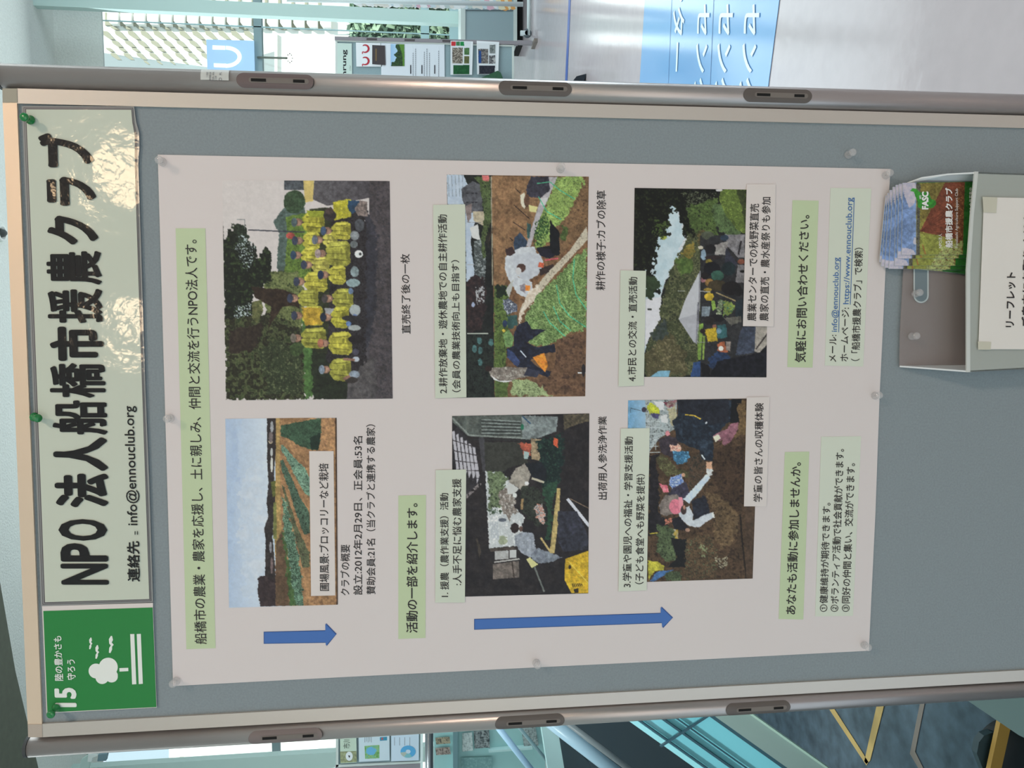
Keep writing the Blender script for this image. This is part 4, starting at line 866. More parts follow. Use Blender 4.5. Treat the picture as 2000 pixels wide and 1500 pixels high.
for k in range(5): p.line([(300, 110 + k * 25), (590, 125 + k * 22)], 8, (118, 126, 124)); p.line([(300, 121 + k * 25), (590, 135 + k * 22)], 7, (40, 44, 46))
p.line([(300, 240), (330, 490)], 40, (62, 60, 66)); p.poly([(320, 275), (620, 275), (640, 430), (510, 460), (450, 500), (330, 485)], (50, 50, 46), 2)
p.poly([(330, 490), (450, 495), (510, 560), (490, 700), (580, 790), (620, 830), (600, 870), (600, 1030), (358, 1055)], (196, 196, 200), 3, c2=[(170, 172, 176), (214, 212, 214)], size=5)
p.poly([(340, 495), (450, 495), (500, 540), (450, 640), (470, 740), (360, 770), (350, 620)], (74, 88, 58), 5, c2=[(110, 124, 92), (44, 54, 38)], size=4)
p.poly([(430, 640), (520, 600), (560, 780), (500, 860), (440, 760)], (140, 124, 116), 5, c2=[(100, 90, 84), (190, 180, 176)], size=3)
p.poly([(345, 760), (400, 770), (460, 770), (440, 800), (370, 810)], (50, 70, 48), 4, thr=0.4, size=2); p.ell(455, 845, 30, 14, (90, 96, 110)); p.ell(455, 990, 30, 30, (150, 156, 130), jag=4)
for k in range(5): p.line([(370 + k * 12, 860), (376 + k * 12, 980)], 3, (150, 156, 170))
p.poly([(360, 1055), (540, 1040), (555, 1060), (370, 1080)], (70, 60, 56), 1)
p.poly([(398, 1075), (500, 1068), (500, 1130), (400, 1138)], (176, 174, 176), 0, c2=(150, 146, 146), size=5); p.poly([(506, 1066), (556, 1064), (556, 1120), (506, 1126)], (180, 178, 180), 0)
p.line([(395, 1155), (580, 1130)], 10, (176, 170, 168)); p.poly([(385, 1170), (575, 1145), (578, 1265), (385, 1280)], (120, 106, 100), 0, c2=(90, 80, 76), size=6); p.line([(525, 1150), (540, 1270)], 10, (60, 50, 46))
p.poly([(595, 80), (860, 90), (850, 200), (700, 250), (600, 250)], (126, 134, 136), 2, c2=(100, 106, 108), size=8); p.line([(600, 85), (660, 140)], 8, (30, 70, 110)); p.ell(600, 165, 12, 22, (30, 100, 74))
p.poly([(900, 75), (1088, 68), (1088, 120), (960, 160), (905, 190)], (104, 90, 68), 2, c2=(60, 54, 46), size=4)
p.poly([(660, 250), (760, 255), (760, 420), (670, 400)], (156, 134, 104), 3, c2=(130, 110, 88), size=4); p.poly([(575, 280), (665, 285), (665, 370), (620, 390)], (184, 86, 62), 4, c2=(140, 66, 54), size=3); p.poly([(610, 340), (650, 350), (640, 400), (615, 400)], (150, 170, 170), 2)
p.poly([(700, 270), (900, 200), (890, 480), (860, 640), (760, 620), (740, 420)], (24, 44, 40), 6, c2=[(16, 30, 32), (38, 66, 52)], size=3); p.poly([(830, 245), (860, 250), (860, 320), (828, 290)], (206, 84, 52), 2)
p.poly([(520, 520), (550, 470), (620, 430), (665, 510), (640, 590), (600, 640), (560, 600), (500, 570)], (160, 150, 140), 3, c2=(136, 126, 118), size=6)
p.poly([(485, 610), (510, 570), (575, 615), (545, 650), (495, 655)], (186, 184, 184), 2); p.ell(545, 665, 16, 18, (200, 200, 200))
p.poly([(625, 430), (740, 420), (780, 480), (770, 560), (670, 530)], (22, 26, 34), 2); p.line([(600, 600), (680, 690)], 26, (110, 80, 68)); p.line([(670, 540), (760, 570)], 16, (180, 170, 150)); p.ell(632, 577, 16, 14, (210, 210, 210))
p.poly([(590, 600), (720, 600), (780, 800), (720, 900), (640, 840), (600, 780)], (34, 34, 32), 5, c2=[(54, 60, 50), (24, 24, 26)], size=3); p.poly([(590, 690), (610, 690), (606, 770), (588, 770)], (150, 120, 80), 1)
p.poly([(690, 740), (740, 720), (770, 800), (760, 870), (730, 870), (690, 800)], (150, 150, 156), 4, c2=[(200, 110, 80), (190, 190, 196), (70, 70, 66)], size=2); p.poly([(740, 600), (850, 560), (850, 660), (830, 700), (800, 1000), (770, 1000), (780, 780)], (30, 52, 44), 5, c2=(44, 78, 54), size=3)
p.poly([(855, 610), (878, 615), (872, 800), (835, 1090), (800, 1085), (832, 800)], (190, 166, 106), 1, c2=(164, 138, 84), size=5); p.line([(735, 975), (810, 1085)], 14, (176, 150, 96))
p.ell(545, 905, 32, 36, (44, 32, 34), jag=2); p.ell(590, 910, 14, 20, (90, 66, 60))
p.poly([(545, 960), (600, 935), (680, 940), (690, 1000), (700, 1060), (660, 1120), (600, 1090), (550, 1030)], (148, 152, 164), 3, c2=[(126, 130, 144), (164, 168, 178)], size=5)
p.poly([(655, 1110), (710, 1050), (800, 1080), (890, 1120), (820, 1150), (740, 1165), (690, 1150)], (120, 126, 138), 3, c2=(100, 104, 118), size=5)
p.poly([(630, 1135), (655, 1118), (715, 1170), (670, 1198)], (200, 192, 130), 1); p.line([(690, 1190), (760, 1370)], 12, (104, 108, 104)); p.line([(930, 690), (1090, 890)], 22, (196, 194, 206)); p.line([(950, 690), (1088, 760)], 6, (130, 104, 84))
p.poly([(860, 780), (1000, 780), (1080, 960), (1080, 1060), (900, 1080), (860, 1000)], (40, 40, 50), 3, c2=(54, 54, 70), size=5)
p.poly([(915, 1130), (1085, 1070), (1085, 1380), (960, 1382), (908, 1280)], (206, 166, 34), 0, c2=(190, 146, 26), size=6)
for k in range(6): p.line([(965 + k * 13, 1310), (975 + k * 13, 1342 - k * 3)], 6, (54, 40, 20))
p.line([(940, 1150), (1085, 1310)], 5, (230, 196, 80)); p.ell(948, 1190, 10, 16, (50, 40, 30)); p.poly([(975, 1352), (1010, 1345), (1012, 1378), (985, 1380)], (40, 32, 24))
p.poly([(260, 980), (275, 980), (300, 1080), (285, 1130)], (60, 52, 46), 2)
p.soft(1)
p.lay([(883, 812.5), (1151, 807.5), (1149, 1159), (884, 1166)], o1, poster)

# --- print 4: weeding turnips on the field
p = Print(850, 320, 1170, 800, 3.125, (110, 78, 54))
p.poly([(60, 65), (350, 65), (360, 1430), (60, 1430)], (30, 34, 34), 0, c2=(18, 22, 24), size=8)
p.poly([(70, 65), (170, 65), (230, 200), (250, 330), (215, 470), (235, 620), (245, 690), (190, 720), (180, 250), (75, 250)], (176, 186, 204), 2, c2=(160, 174, 196), size=8)
for k in range(5): p.line([(78 + k * 22, 70), (84 + k * 22, 200)], 3, (110, 124, 140))
p.poly([(160, 150), (230, 105), (280, 130), (290, 290), (200, 300), (165, 220)], (84, 84, 92), 1, c2=(66, 66, 74), size=5)
for y in (180, 235): 
    for x in (195, 230, 250): p.line([(x - 8, y), (x + 8, y)], 9, (40, 40, 48))
p.poly([(180, 260), (225, 240), (220, 330), (200, 360)], (120, 104, 104), 1)
p.poly([(230, 290), (320, 290), (330, 345), (300, 380), (235, 350)], (184, 170, 146), 1, c2=(150, 136, 116), size=4); p.poly([(210, 390), (260, 370), (275, 470), (225, 450)], (196, 194, 196), 1)
p.poly([(235, 470), (300, 460), (310, 600), (300, 740), (240, 700)], (86, 94, 96), 2, c2=[(54, 60, 62), (150, 156, 160)], size=4)
p.poly([(190, 720), (240, 680), (300, 700), (310, 860), (280, 1020), (195, 1030)], (28, 24, 28), 4, c2=(60, 40, 42), size=5); p.poly([(245, 750), (300, 745), (302, 850), (255, 860)], (160, 160, 166), 2, thr=0.45, size=4); p.ell(232, 860, 10, 16, (140, 150, 180))
p.poly([(230, 80), (335, 75), (345, 330), (300, 480), (310, 560), (290, 590), (280, 450), (300, 320), (270, 120)], (56, 70, 44), 3, c2=[(84, 100, 56), (34, 42, 32)], size=3); p.poly([(285, 70), (330, 72), (330, 105), (290, 105)], (180, 90, 90), 2)
p.poly([(340, 75), (620, 78), (640, 300), (560, 500), (470, 560), (420, 760), (360, 790), (350, 400)], (128, 92, 64), 0, c2=[(140, 104, 72), (112, 80, 56)], size=8)
p.line([(342, 78), (350, 740)], 6, (150, 140, 120)); p.line([(195, 1036), (325, 1036)], 5, (170, 174, 166)); p.line([(192, 615), (300, 618)], 3, (150, 150, 156)); p.line([(192, 355), (280, 360)], 3, (110, 110, 120))
for k in range(7): p.line([(300 + k * 4, 450 + k * 10), (520 - k * 25, 200 + k * 12)], 2, (104, 72, 52), mix=0.5)
p.poly([(360, 745), (440, 745), (460, 900), (440, 1060), (430, 1250), (360, 1240)], (62, 84, 36), 3, c2=[(96, 116, 56), (40, 54, 30)], size=3); p.poly([(365, 740), (430, 740), (435, 800), (380, 820)], (24, 36, 26), 4)
p.poly([(360, 1240), (450, 1240), (440, 1424), (365, 1424)], (66, 84, 40), 3, c2=(86, 104, 54), size=3)
p.poly([(195, 1040), (350, 1040), (360, 1200), (330, 1240), (365, 1425), (195, 1428)], (22, 26, 28), 0, c2=[(36, 44, 40), (14, 18, 20)], size=4)
for (x, y) in ((270, 1080), (275, 1140), (275, 1210), (240, 1130), (340, 1090)): p.ell(x, y, 14, 22, (60, 96, 98), jag=2)
p.poly([(440, 740), (560, 600), (930, 70), (935, 400), (920, 560), (700, 700), (560, 880), (480, 900)], (110, 76, 52), 2, c2=[(124, 88, 60), (92, 62, 44)], size=5)
p.poly([(700, 320), (932, 75), (935, 380), (820, 500), (760, 560), (750, 440)], (106, 76, 52), 3, c2=[(128, 96, 66), (84, 60, 44)], size=3)
p.poly([(745, 78), (900, 80), (905, 120), (840, 240), (800, 330), (740, 380), (680, 500), (620, 520), (600, 440), (650, 300), (700, 200), (720, 120)], (110, 138, 60), 5, c2=[(150, 172, 92), (66, 92, 44)], size=2)
p.poly([(700, 340), (760, 420), (760, 560), (700, 560), (620, 510), (700, 500)], (18, 20, 26), 3); p.poly([(780, 360), (810, 400), (805, 470), (765, 470)], (90, 112, 54), 4, c2=(60, 76, 40), size=2)
p.poly([(690, 80), (745, 80), (640, 330), (580, 510), (555, 500), (610, 320)], (176, 168, 176), 1, c2=(150, 144, 150), size=4); p.poly([(610, 360), (680, 300), (700, 400), (650, 500), (600, 500)], (30, 60, 36), 3, c2=(60, 92, 44), size=2, thr=0.4)
p.poly([(585, 78), (695, 78), (700, 160), (640, 210), (560, 200), (555, 150)], (44, 42, 54), 2, c2=(58, 56, 70), size=4)
p.poly([(520, 190), (545, 175), (552, 260), (545, 275), (525, 255)], (206, 196, 176), 1); p.ell(560, 225, 18, 40, (96, 66, 50)); p.poly([(570, 250), (625, 262), (615, 298), (575, 290)], (206, 196, 130), 1); p.poly([(640, 210), (690, 205), (672, 250), (645, 250)], (190, 186, 190), 1)
p.poly([(480, 460), (520, 415), (560, 470), (555, 510), (480, 530)], (52, 68, 92), 3, c2=(40, 54, 76), size=4); p.poly([(560, 360), (585, 370), (575, 460), (560, 450)], (50, 84, 84), 1)
for a, b_ in (((480, 250), (575, 335)), ((475, 355), (550, 405)), ((490, 150), (520, 180)), ((455, 450), (475, 470))): p.line([a, b_], 5, (46, 34, 34))
p.poly([(425, 580), (450, 545), (520, 510), (605, 505), (620, 545), (560, 555), (500, 620), (505, 690), (590, 720), (600, 790), (560, 820), (500, 790), (440, 690), (425, 640)], (196, 198, 206), 2, c2=(170, 172, 182), size=6)
p.poly([(430, 520), (470, 505), (490, 540), (460, 562), (435, 560)], (54, 38, 40), 2); p.poly([(480, 560), (560, 540), (640, 550), (665, 610), (625, 680), (560, 715), (505, 690), (475, 620)], (168, 170, 182), 2, c2=(186, 188, 198), size=6)
p.ell(525, 635, 28, 26, (74, 50, 46), jag=1); p.ell(508, 655, 18, 22, (190, 186, 190)); p.poly([(515, 740), (550, 730), (550, 790), (520, 770)], (130, 120, 130), 2)
p.poly([(550, 738), (582, 745), (575, 775), (550, 775)], (226, 120, 40), 1); p.poly([(635, 600), (665, 605), (660, 635), (625, 630)], (210, 90, 60), 1)
p.poly([(615, 510), (700, 520), (730, 560), (700, 580), (640, 560)], (28, 26, 40), 2); p.line([(670, 588), (750, 578)], 9, (190, 74, 86)); p.poly([(635, 640), (720, 610), (725, 660), (640, 680)], (54, 40, 40), 3)
p.poly([(415, 830), (450, 820), (500, 860), (500, 900), (440, 920), (415, 880)], (160, 164, 176), 3, c2=[(50, 56, 80), (190, 194, 204)], size=3); p.poly([(430, 770), (480, 700), (470, 760), (450, 815)], (170, 170, 168), 2); p.poly([(440, 930), (500, 920), (505, 980), (460, 1010), (440, 1000)], (44, 74, 74), 3); p.ell(425, 975, 14, 22, (36, 50, 84)); p.ell(418, 1018, 10, 10, (210, 180, 60))
p.poly([(415, 1040), (450, 1010), (480, 1060), (470, 1120), (430, 1120)], (90, 130, 70), 3, c2=(130, 160, 100), size=2)
p.poly([(925, 380), (932, 460), (840, 560), (720, 690), (640, 790), (560, 880), (510, 930), (530, 860), (620, 740), (700, 650), (820, 530)], (174, 160, 140), 2, c2=[(196, 184, 166), (140, 126, 108)], size=3)
p.poly([(560, 790), (620, 740), (650, 770), (600, 850), (550, 890), (510, 980), (505, 930)], (190, 170, 150), 4, c2=(220, 206, 196), size=3)
p.poly([(925, 520), (925, 1010), (830, 1030), (720, 1090), (600, 1110), (550, 1080), (540, 950), (620, 800), (740, 690), (850, 570)], (96, 124, 62), 5, c2=[(150, 174, 110), (58, 84, 40), (120, 148, 84)], size=2)
for pts in ([(850, 580), (840, 700), (860, 800), (925, 890)], [(740, 740), (760, 850), (820, 930), (925, 1000)], [(660, 900), (700, 970), (800, 1060)], [(720, 870), (760, 960), (830, 1020)], [(620, 120), (700, 110), (760, 160), (850, 215)], [(630, 200), (680, 290), (770, 340)]): p.line(pts, 6, (70, 170, 130))
p.poly([(505, 980), (560, 960), (590, 1010), (680, 1010), (560, 1090), (620, 1120), (730, 1100), (735, 1150), (640, 1160), (580, 1200), (640, 1250), (720, 1270), (690, 1305), (560, 1250), (500, 1240), (440, 1180), (435, 1130), (480, 1110), (480, 1040)], (22, 24, 38), 2, c2=(34, 38, 58), size=5)
p.poly([(440, 1130), (470, 1140), (520, 1210), (500, 1240), (440, 1180)], (52, 66, 110), 2); p.line([(520, 1140), (555, 1180)], 7, (190, 196, 214))
p.poly([(595, 1180), (665, 1155), (690, 1230), (670, 1270), (640, 1240)], (232, 142, 40), 1, c2=(210, 116, 36), size=4)
p.poly([(440, 1200), (740, 1060), (915, 1030), (915, 1418), (660, 1420), (500, 1300), (450, 1260)], (84, 58, 44), 3, c2=[(104, 74, 54), (66, 46, 38)], size=5, mix=0.0)
p.poly([(740, 1075), (915, 1020), (915, 1418), (620, 1400), (580, 1320), (700, 1300), (735, 1200)], (86, 60, 44), 3, c2=[(106, 76, 56), (66, 46, 38)], size=6)
p.poly([(330, 1270), (350, 1245), (440, 1240), (560, 1245), (620, 1290), (500, 1310), (440, 1330), (390, 1325), (340, 1300)], (150, 140, 132), 2, c2=[(110, 98, 92), (176, 168, 160)], size=5); p.poly([(340, 1290), (390, 1325), (480, 1325), (420, 1335), (360, 1320)], (210, 208, 216), 1); p.ell(325, 1250, 22, 18, (44, 28, 28), jag=1)
p.poly([(560, 1245), (640, 1270), (620, 1305), (540, 1290)], (46, 48, 66), 2)
p.poly([(460, 1320), (560, 1310), (640, 1360), (720, 1415), (470, 1420)], (120, 136, 90), 5, c2=[(160, 172, 124), (70, 84, 50)], size=2); p.line([(870, 1275), (918, 1278)], 8, (206, 206, 212)); p.ell(905, 1260, 12, 40, (34, 30, 34))
p.soft(1)
p.lay([(872.5, 341), (1150, 345), (1143, 774), (880, 777)], o1, poster)

# --- print 5: market tent and shoppers
p = Print(1210, 350, 1510, 760, 3.66, (26, 26, 26))
p.grad([(180, 100), (470, 200), (500, 560), (330, 720), (180, 1240)], (176, 190, 200), (196, 196, 204))
p.poly([(240, 130), (400, 130), (440, 300), (470, 420), (380, 620), (320, 720), (290, 820), (240, 700), (250, 460)], (164, 184, 196), 5, c2=(182, 196, 206), size=10)
p.poly([(180, 860), (300, 840), (290, 1010), (220, 1120), (180, 1210)], (200, 196, 204), 2)
p.poly([(180, 1240), (230, 1110), (290, 1020), (300, 850), (340, 720), (400, 560), (440, 520), (480, 420), (440, 360), (560, 330), (600, 560), (580, 1200), (560, 1412), (180, 1412)], (70, 74, 48), 5, c2=[(48, 54, 34), (98, 98, 64), (38, 44, 32)], size=5)
p.poly([(220, 1110), (330, 1000), (350, 1100), (280, 1200)], (60, 66, 66), 4, c2=(44, 54, 44), size=4); p.poly([(180, 1240), (360, 1100), (480, 1250), (470, 1400), (190, 1412)], (90, 80, 54), 6, c2=[(70, 66, 42), (112, 100, 72)], size=4)
p.poly([(400, 560), (500, 540), (540, 640), (440, 700)], (84, 104, 48), 5, c2=(60, 80, 36), size=4); p.poly([(430, 540), (520, 430), (540, 520), (500, 570)], (140, 112, 44), 5, c2=(100, 96, 44), size=3)
p.poly([(105, 62), (700, 62), (720, 120), (700, 180), (640, 380), (560, 360), (480, 420), (440, 340), (430, 250), (380, 190), (350, 260), (350, 400), (280, 430), (270, 540), (240, 640), (290, 780), (230, 860), (190, 790), (190, 655), (98, 655)], (16, 16, 12), 9, c2=[(10, 12, 10), (40, 48, 24)], size=4)
p.poly([(180, 700), (240, 690), (300, 770), (250, 800), (235, 860), (190, 850)], (40, 54, 34), 4); p.ell(215, 930, 16, 8, (60, 64, 60), jag=1)
p.ell(315, 418, 26, 12, (150, 160, 60), jag=3); p.poly([(250, 280), (340, 300), (330, 420), (240, 400)], (60, 76, 34), 8, thr=0.5, size=3); p.poly([(450, 90), (680, 100), (660, 200), (480, 230)], (80, 84, 66), 6, thr=0.62, size=2)
p.poly([(470, 200), (700, 140), (700, 400), (560, 380), (500, 350)], (48, 66, 30), 6, c2=[(84, 104, 50), (24, 30, 18)], size=3)
p.poly([(660, 190), (740, 170), (860, 300), (870, 400), (800, 410), (720, 370), (670, 300)], (64, 84, 48), 4, c2=[(88, 110, 66), (44, 58, 36)], size=2)
p.poly([(720, 75), (905, 70), (900, 390), (850, 370), (760, 260), (715, 150)], (96, 112, 44), 3, c2=[(72, 88, 38), (120, 140, 56)], size=2); p.poly([(840, 75), (905, 70), (902, 380), (870, 200)], (40, 50, 26), 4, c2=(60, 66, 34), size=2); p.ell(712, 78, 24, 10, (196, 190, 192))
p.poly([(560, 360), (640, 380), (600, 480), (560, 470)], (110, 88, 50), 4, c2=(60, 60, 40), size=2)
p.poly([(575, 400), (900, 400), (890, 860), (880, 1050), (1060, 1055), (1050, 1410), (580, 1412)], (34, 34, 38), 0, c2=(46, 44, 46), size=6)
p.poly([(750, 395), (895, 395), (893, 560), (850, 560), (770, 480)], (126, 120, 124), 2, c2=(108, 104, 110), size=6); p.poly([(680, 470), (780, 440), (760, 540), (680, 540)], (140, 134, 132), 2, c2=(120, 112, 112), size=5)
p.line([(870, 440), (850, 540)], 14, (40, 36, 40)); p.poly([(760, 490), (840, 600), (830, 640), (750, 640)], (44, 44, 58), 2); p.poly([(845, 610), (892, 615), (890, 740), (830, 740)], (120, 114, 118), 2)
for (x, y, a, b_, c) in ((630, 400, 46, 30, (70, 74, 60)), (690, 430, 56, 26, (40, 40, 44)), (750, 420, 30, 22, (40, 54, 72)), (580, 490, 20, 12, (186, 176, 160)), (600, 540, 18, 40, (120, 140, 160)), (650, 500, 40, 34, (26, 24, 28)), (670, 560, 60, 14, (40, 30, 32)), (640, 590, 24, 20, (120, 104, 40)),
                         (660, 640, 60, 50, (20, 20, 26)), (700, 690, 46, 40, (44, 78, 66)), (780, 640, 50, 50, (24, 36, 40)), (600, 720, 18, 20, (150, 96, 104)), (640, 740, 30, 30, (130, 96, 50)), (700, 760, 70, 40, (60, 50, 34)), (800, 780, 70, 50, (26, 22, 24)), (640, 840, 34, 30, (196, 160, 40)), (630, 790, 28, 14, (160, 130, 50)),
                         (610, 690, 26, 26, (26, 22, 24)), (870, 590, 26, 18, (110, 60, 44)), (880, 660, 20, 12, (20, 20, 22)), (850, 800, 30, 40, (24, 22, 24)), (700, 990, 60, 30, (24, 22, 26)), (640, 1010, 40, 30, (34, 30, 30)), (680, 1050, 16, 16, (130, 84, 70))): p.ell(x, y, a, b_, c, jag=2)
p.poly([(700, 870), (740, 860), (730, 970), (695, 960)], (150, 140, 120), 4, c2=[(60, 90, 50), (200, 190, 176)], size=2); p.poly([(735, 870), (800, 880), (830, 900), (800, 960), (740, 980)], (60, 90, 60), 4, c2=[(150, 160, 60), (50, 100, 90)], size=3); p.line([(690, 810), (830, 870)], 9, (150, 130, 90))
p.poly([(830, 880), (882, 850), (882, 1000), (830, 980)], (30, 40, 48), 2); p.poly([(745, 990), (870, 980), (870, 1020), (800, 1045)], (96, 92, 84), 3, c2=(76, 72, 68), size=5)
p.poly([(560, 1040), (600, 1030), (580, 1290), (560, 1290)], (110, 140, 56), 1); p.poly([(596, 1120), (614, 1120), (604, 1290), (592, 1290)], (120, 144, 60), 1); p.poly([(590, 910), (650, 910), (640, 980), (585, 980)], (110, 120, 130), 1); p.poly([(655, 870), (680, 865), (690, 930), (665, 940)], (120, 150, 60), 1)
p.poly([(605, 1075), (690, 1060), (700, 1155), (630, 1160)], (190, 160, 36), 3, c2=(160, 130, 26), size=4); p.poly([(695, 1045), (760, 1040), (770, 1130), (700, 1140)], (34, 74, 80), 2, c2=(50, 92, 96), size=4); p.ell(710, 1085, 18, 20, (96, 130, 150)); p.ell(595, 1085, 20, 18, (36, 26, 28))
p.poly([(700, 1170), (740, 1165), (790, 1240), (700, 1240)], (160, 84, 54), 4); p.ell(725, 1210, 18, 18, (210, 206, 200)); p.poly([(640, 1270), (700, 1230), (760, 1240), (800, 1300), (700, 1390), (640, 1330)], (40, 62, 104), 4, c2=(28, 40, 66), size=5)
p.poly([(580, 1310), (640, 1330), (650, 1410), (590, 1410)], (18, 16, 20), 3); p.poly([(760, 1160), (795, 1160), (790, 1230), (760, 1220)], (130, 116, 110), 1)
p.poly([(880, 1055), (972, 1055), (965, 1240), (830, 1260), (860, 1100)], (62, 70, 90), 2, c2=(50, 54, 70), size=6); p.poly([(972, 1055), (1060, 1057), (1058, 1180), (1000, 1240), (965, 1235)], (150, 140, 132), 1); p.line([(1060, 1100), (975, 1215)], 10, (50, 42, 42)); p.poly([(700, 1300), (1000, 1240), (1058, 1180), (1052, 1410), (640, 1412)], (14, 14, 20), 3, c2=(26, 26, 36), size=6)
p.poly([(280, 1370), (362, 1368), (350, 1415), (215, 1415)], (110, 158, 184), 0); p.poly([(530, 1310), (580, 1300), (575, 1412), (505, 1412)], (40, 66, 116), 2)
p.poly([(578, 650), (575, 900), (556, 1180), (530, 1165), (422, 1000), (470, 860)], (176, 174, 182), 0); p.poly([(422, 1000), (560, 960), (556, 1180), (530, 1165)], (160, 158, 168), 0); p.poly([(556, 880), (570, 880), (556, 1180), (545, 1175)], (120, 118, 128), 0)
p.line([(415, 800), (470, 800)], 4, (170, 170, 160)); p.line([(572, 660), (566, 1180)], 4, (70, 66, 76)); p.line([(572, 800), (650, 806)], 4, (180, 180, 180)); p.line([(560, 1165), (640, 1168)], 4, (140, 140, 140))
p.soft(1)
p.lay([(1239.5, 367), (1500, 371), (1497, 737), (1234, 736)], o1, poster)

# --- print 6: children digging in the field
p = Print(1200, 770, 1500, 1160, 3.847, (62, 46, 34))
p.poly([(90, 30), (1000, 30), (1060, 840), (1050, 1400), (250, 1415), (90, 300)], (66, 48, 34), 0, c2=[(84, 62, 44), (48, 34, 26)], size=5)
p.grad([(100, 45), (240, 40), (240, 260), (100, 255)], (96, 148, 190), (140, 170, 196)); p.line([(125, 105), (200, 125)], 4, (60, 70, 80)); p.line([(120, 80), (120, 140)], 2, (70, 90, 110))
p.poly([(230, 40), (470, 36), (470, 250), (340, 330), (240, 460), (235, 200)], (120, 130, 134), 0, c2=[(170, 176, 180), (70, 76, 76)], size=4)
for k in range(6): p.line([(235, 200 + k * 48), (345, 205 + k * 46)], 4, (190, 196, 200))
p.line([(250, 190), (262, 460)], 4, (180, 186, 190)); p.line([(310, 200), (310, 420)], 4, (170, 176, 180))
p.poly([(240, 100), (270, 60), (340, 110), (340, 160), (270, 150)], (196, 196, 50), 3, c2=(160, 166, 40), size=3); p.ell(222, 116, 18, 20, (54, 46, 60)); p.poly([(270, 140), (340, 150), (330, 185), (290, 175)], (70, 66, 110), 2); p.poly([(290, 50), (370, 60), (372, 120), (340, 120)], (200, 196, 200), 3); p.poly([(350, 160), (400, 150), (400, 220), (350, 210)], (196, 194, 196), 3)
p.poly([(400, 110), (460, 90), (470, 230), (430, 240)], (180, 170, 130), 3, c2=(140, 130, 110), size=4); p.poly([(370, 60), (470, 45), (460, 90), (400, 100)], (150, 136, 126), 3, c2=(110, 40, 60), size=4)
p.poly([(265, 460), (340, 440), (330, 700), (340, 900), (420, 1000), (260, 1060)], (22, 20, 24), 4, c2=(40, 34, 40), size=5)
p.poly([(330, 340), (400, 310), (470, 330), (490, 400), (440, 480), (350, 440)], (44, 36, 46), 3, c2=(60, 50, 58), size=4)
p.poly([(410, 380), (500, 385), (500, 440), (430, 440)], (196, 110, 90), 4, c2=[(230, 200, 180), (130, 60, 56)], size=2); p.ell(400, 295, 18, 20, (200, 120, 130), jag=2)
p.poly([(440, 430), (560, 430), (570, 500), (480, 530), (440, 490)], (56, 116, 160), 3, c2=[(40, 80, 110), (90, 150, 190)], size=3)
p.poly([(310, 480), (360, 450), (420, 500), (470, 560), (600, 590), (590, 640), (440, 600), (380, 630), (330, 590)], (86, 88, 50), 3, c2=[(64, 54, 38), (106, 108, 66)], size=4); p.poly([(310, 480), (340, 560), (420, 640), (350, 620), (310, 560)], (70, 50, 36), 3)
p.poly([(420, 620), (510, 600), (520, 660), (440, 720), (410, 680)], (170, 180, 200), 3, c2=[(70, 100, 170), (200, 206, 216)], size=4); p.ell(518, 606, 14, 14, (190, 140, 110)); p.poly([(335, 670), (400, 690), (410, 740), (370, 735)], (210, 80, 100), 2, c2=(230, 150, 160), size=3)
p.poly([(440, 700), (540, 660), (570, 760), (520, 800), (400, 760)], (44, 40, 56), 3, c2=(60, 56, 76), size=4); p.poly([(545, 480), (660, 450), (690, 540), (640, 720), (570, 740), (560, 600)], (56, 42, 34), 4, c2=[(84, 64, 48), (34, 36, 34)], size=3)
p.poly([(335, 830), (380, 760), (470, 755), (520, 800), (480, 880), (400, 915), (345, 900)], (130, 116, 110), 3, c2=(110, 98, 94), size=5)
p.poly([(430, 200), (480, 160), (470, 40), (960, 40), (935, 200), (850, 215), (780, 290), (740, 330), (750, 420), (740, 505), (660, 490), (640, 420), (560, 390), (470, 350), (455, 270)], (32, 42, 56), 3, c2=[(24, 30, 42), (44, 56, 72)], size=8)
p.poly([(470, 40), (860, 36), (860, 200), (740, 230), (640, 180), (500, 140)], (24, 26, 36), 3, c2=(34, 36, 46), size=6); p.line([(530, 153), (600, 160), (648, 186)], 9, (196, 160, 50)); p.poly([(880, 36), (955, 36), (940, 215), (870, 215)], (18, 18, 22), 2)
p.line([(655, 455), (680, 490)], 10, (200, 204, 210)); p.ell(690, 215, 6, 10, (190, 190, 196), rot=0.6)
p.poly([(740, 315), (780, 290), (850, 260), (870, 225), (930, 210), (930, 260), (880, 350), (830, 385), (810, 370), (815, 340), (760, 360)], (150, 96, 110), 2, c2=(126, 76, 92), size=5); p.poly([(740, 320), (780, 300), (800, 330), (760, 360)], (206, 200, 180), 1)
p.poly([(690, 510), (735, 505), (735, 570), (690, 560)], (200, 150, 120), 1); p.poly([(688, 560), (740, 565), (752, 600), (700, 625)], (206, 206, 206), 2, c2=(180, 180, 184), size=4)
p.poly([(690, 600), (720, 625), (640, 730), (560, 820), (515, 790), (600, 700)], (176, 190, 210), 2, c2=(200, 206, 216), size=5)
p.poly([(580, 800), (680, 760), (720, 870), (680, 950), (600, 960)], (28, 28, 38), 3, c2=(40, 42, 56), size=5); p.poly([(480, 890), (560, 840), (590, 900), (590, 950), (690, 900), (740, 885), (750, 920), (690, 960), (640, 1000), (560, 990), (500, 940)], (196, 198, 206), 2, c2=(170, 174, 186), size=5)
p.ell(745, 905, 14, 22, (210, 208, 206), jag=2); p.ell(460, 845, 48, 58, (206, 106, 126)); p.poly([(480, 770), (512, 775), (520, 860), (490, 880)], (220, 130, 146), 1); p.ell(520, 870, 22, 34, (60, 44, 44)); p.ell(525, 850, 10, 16, (170, 120, 100))
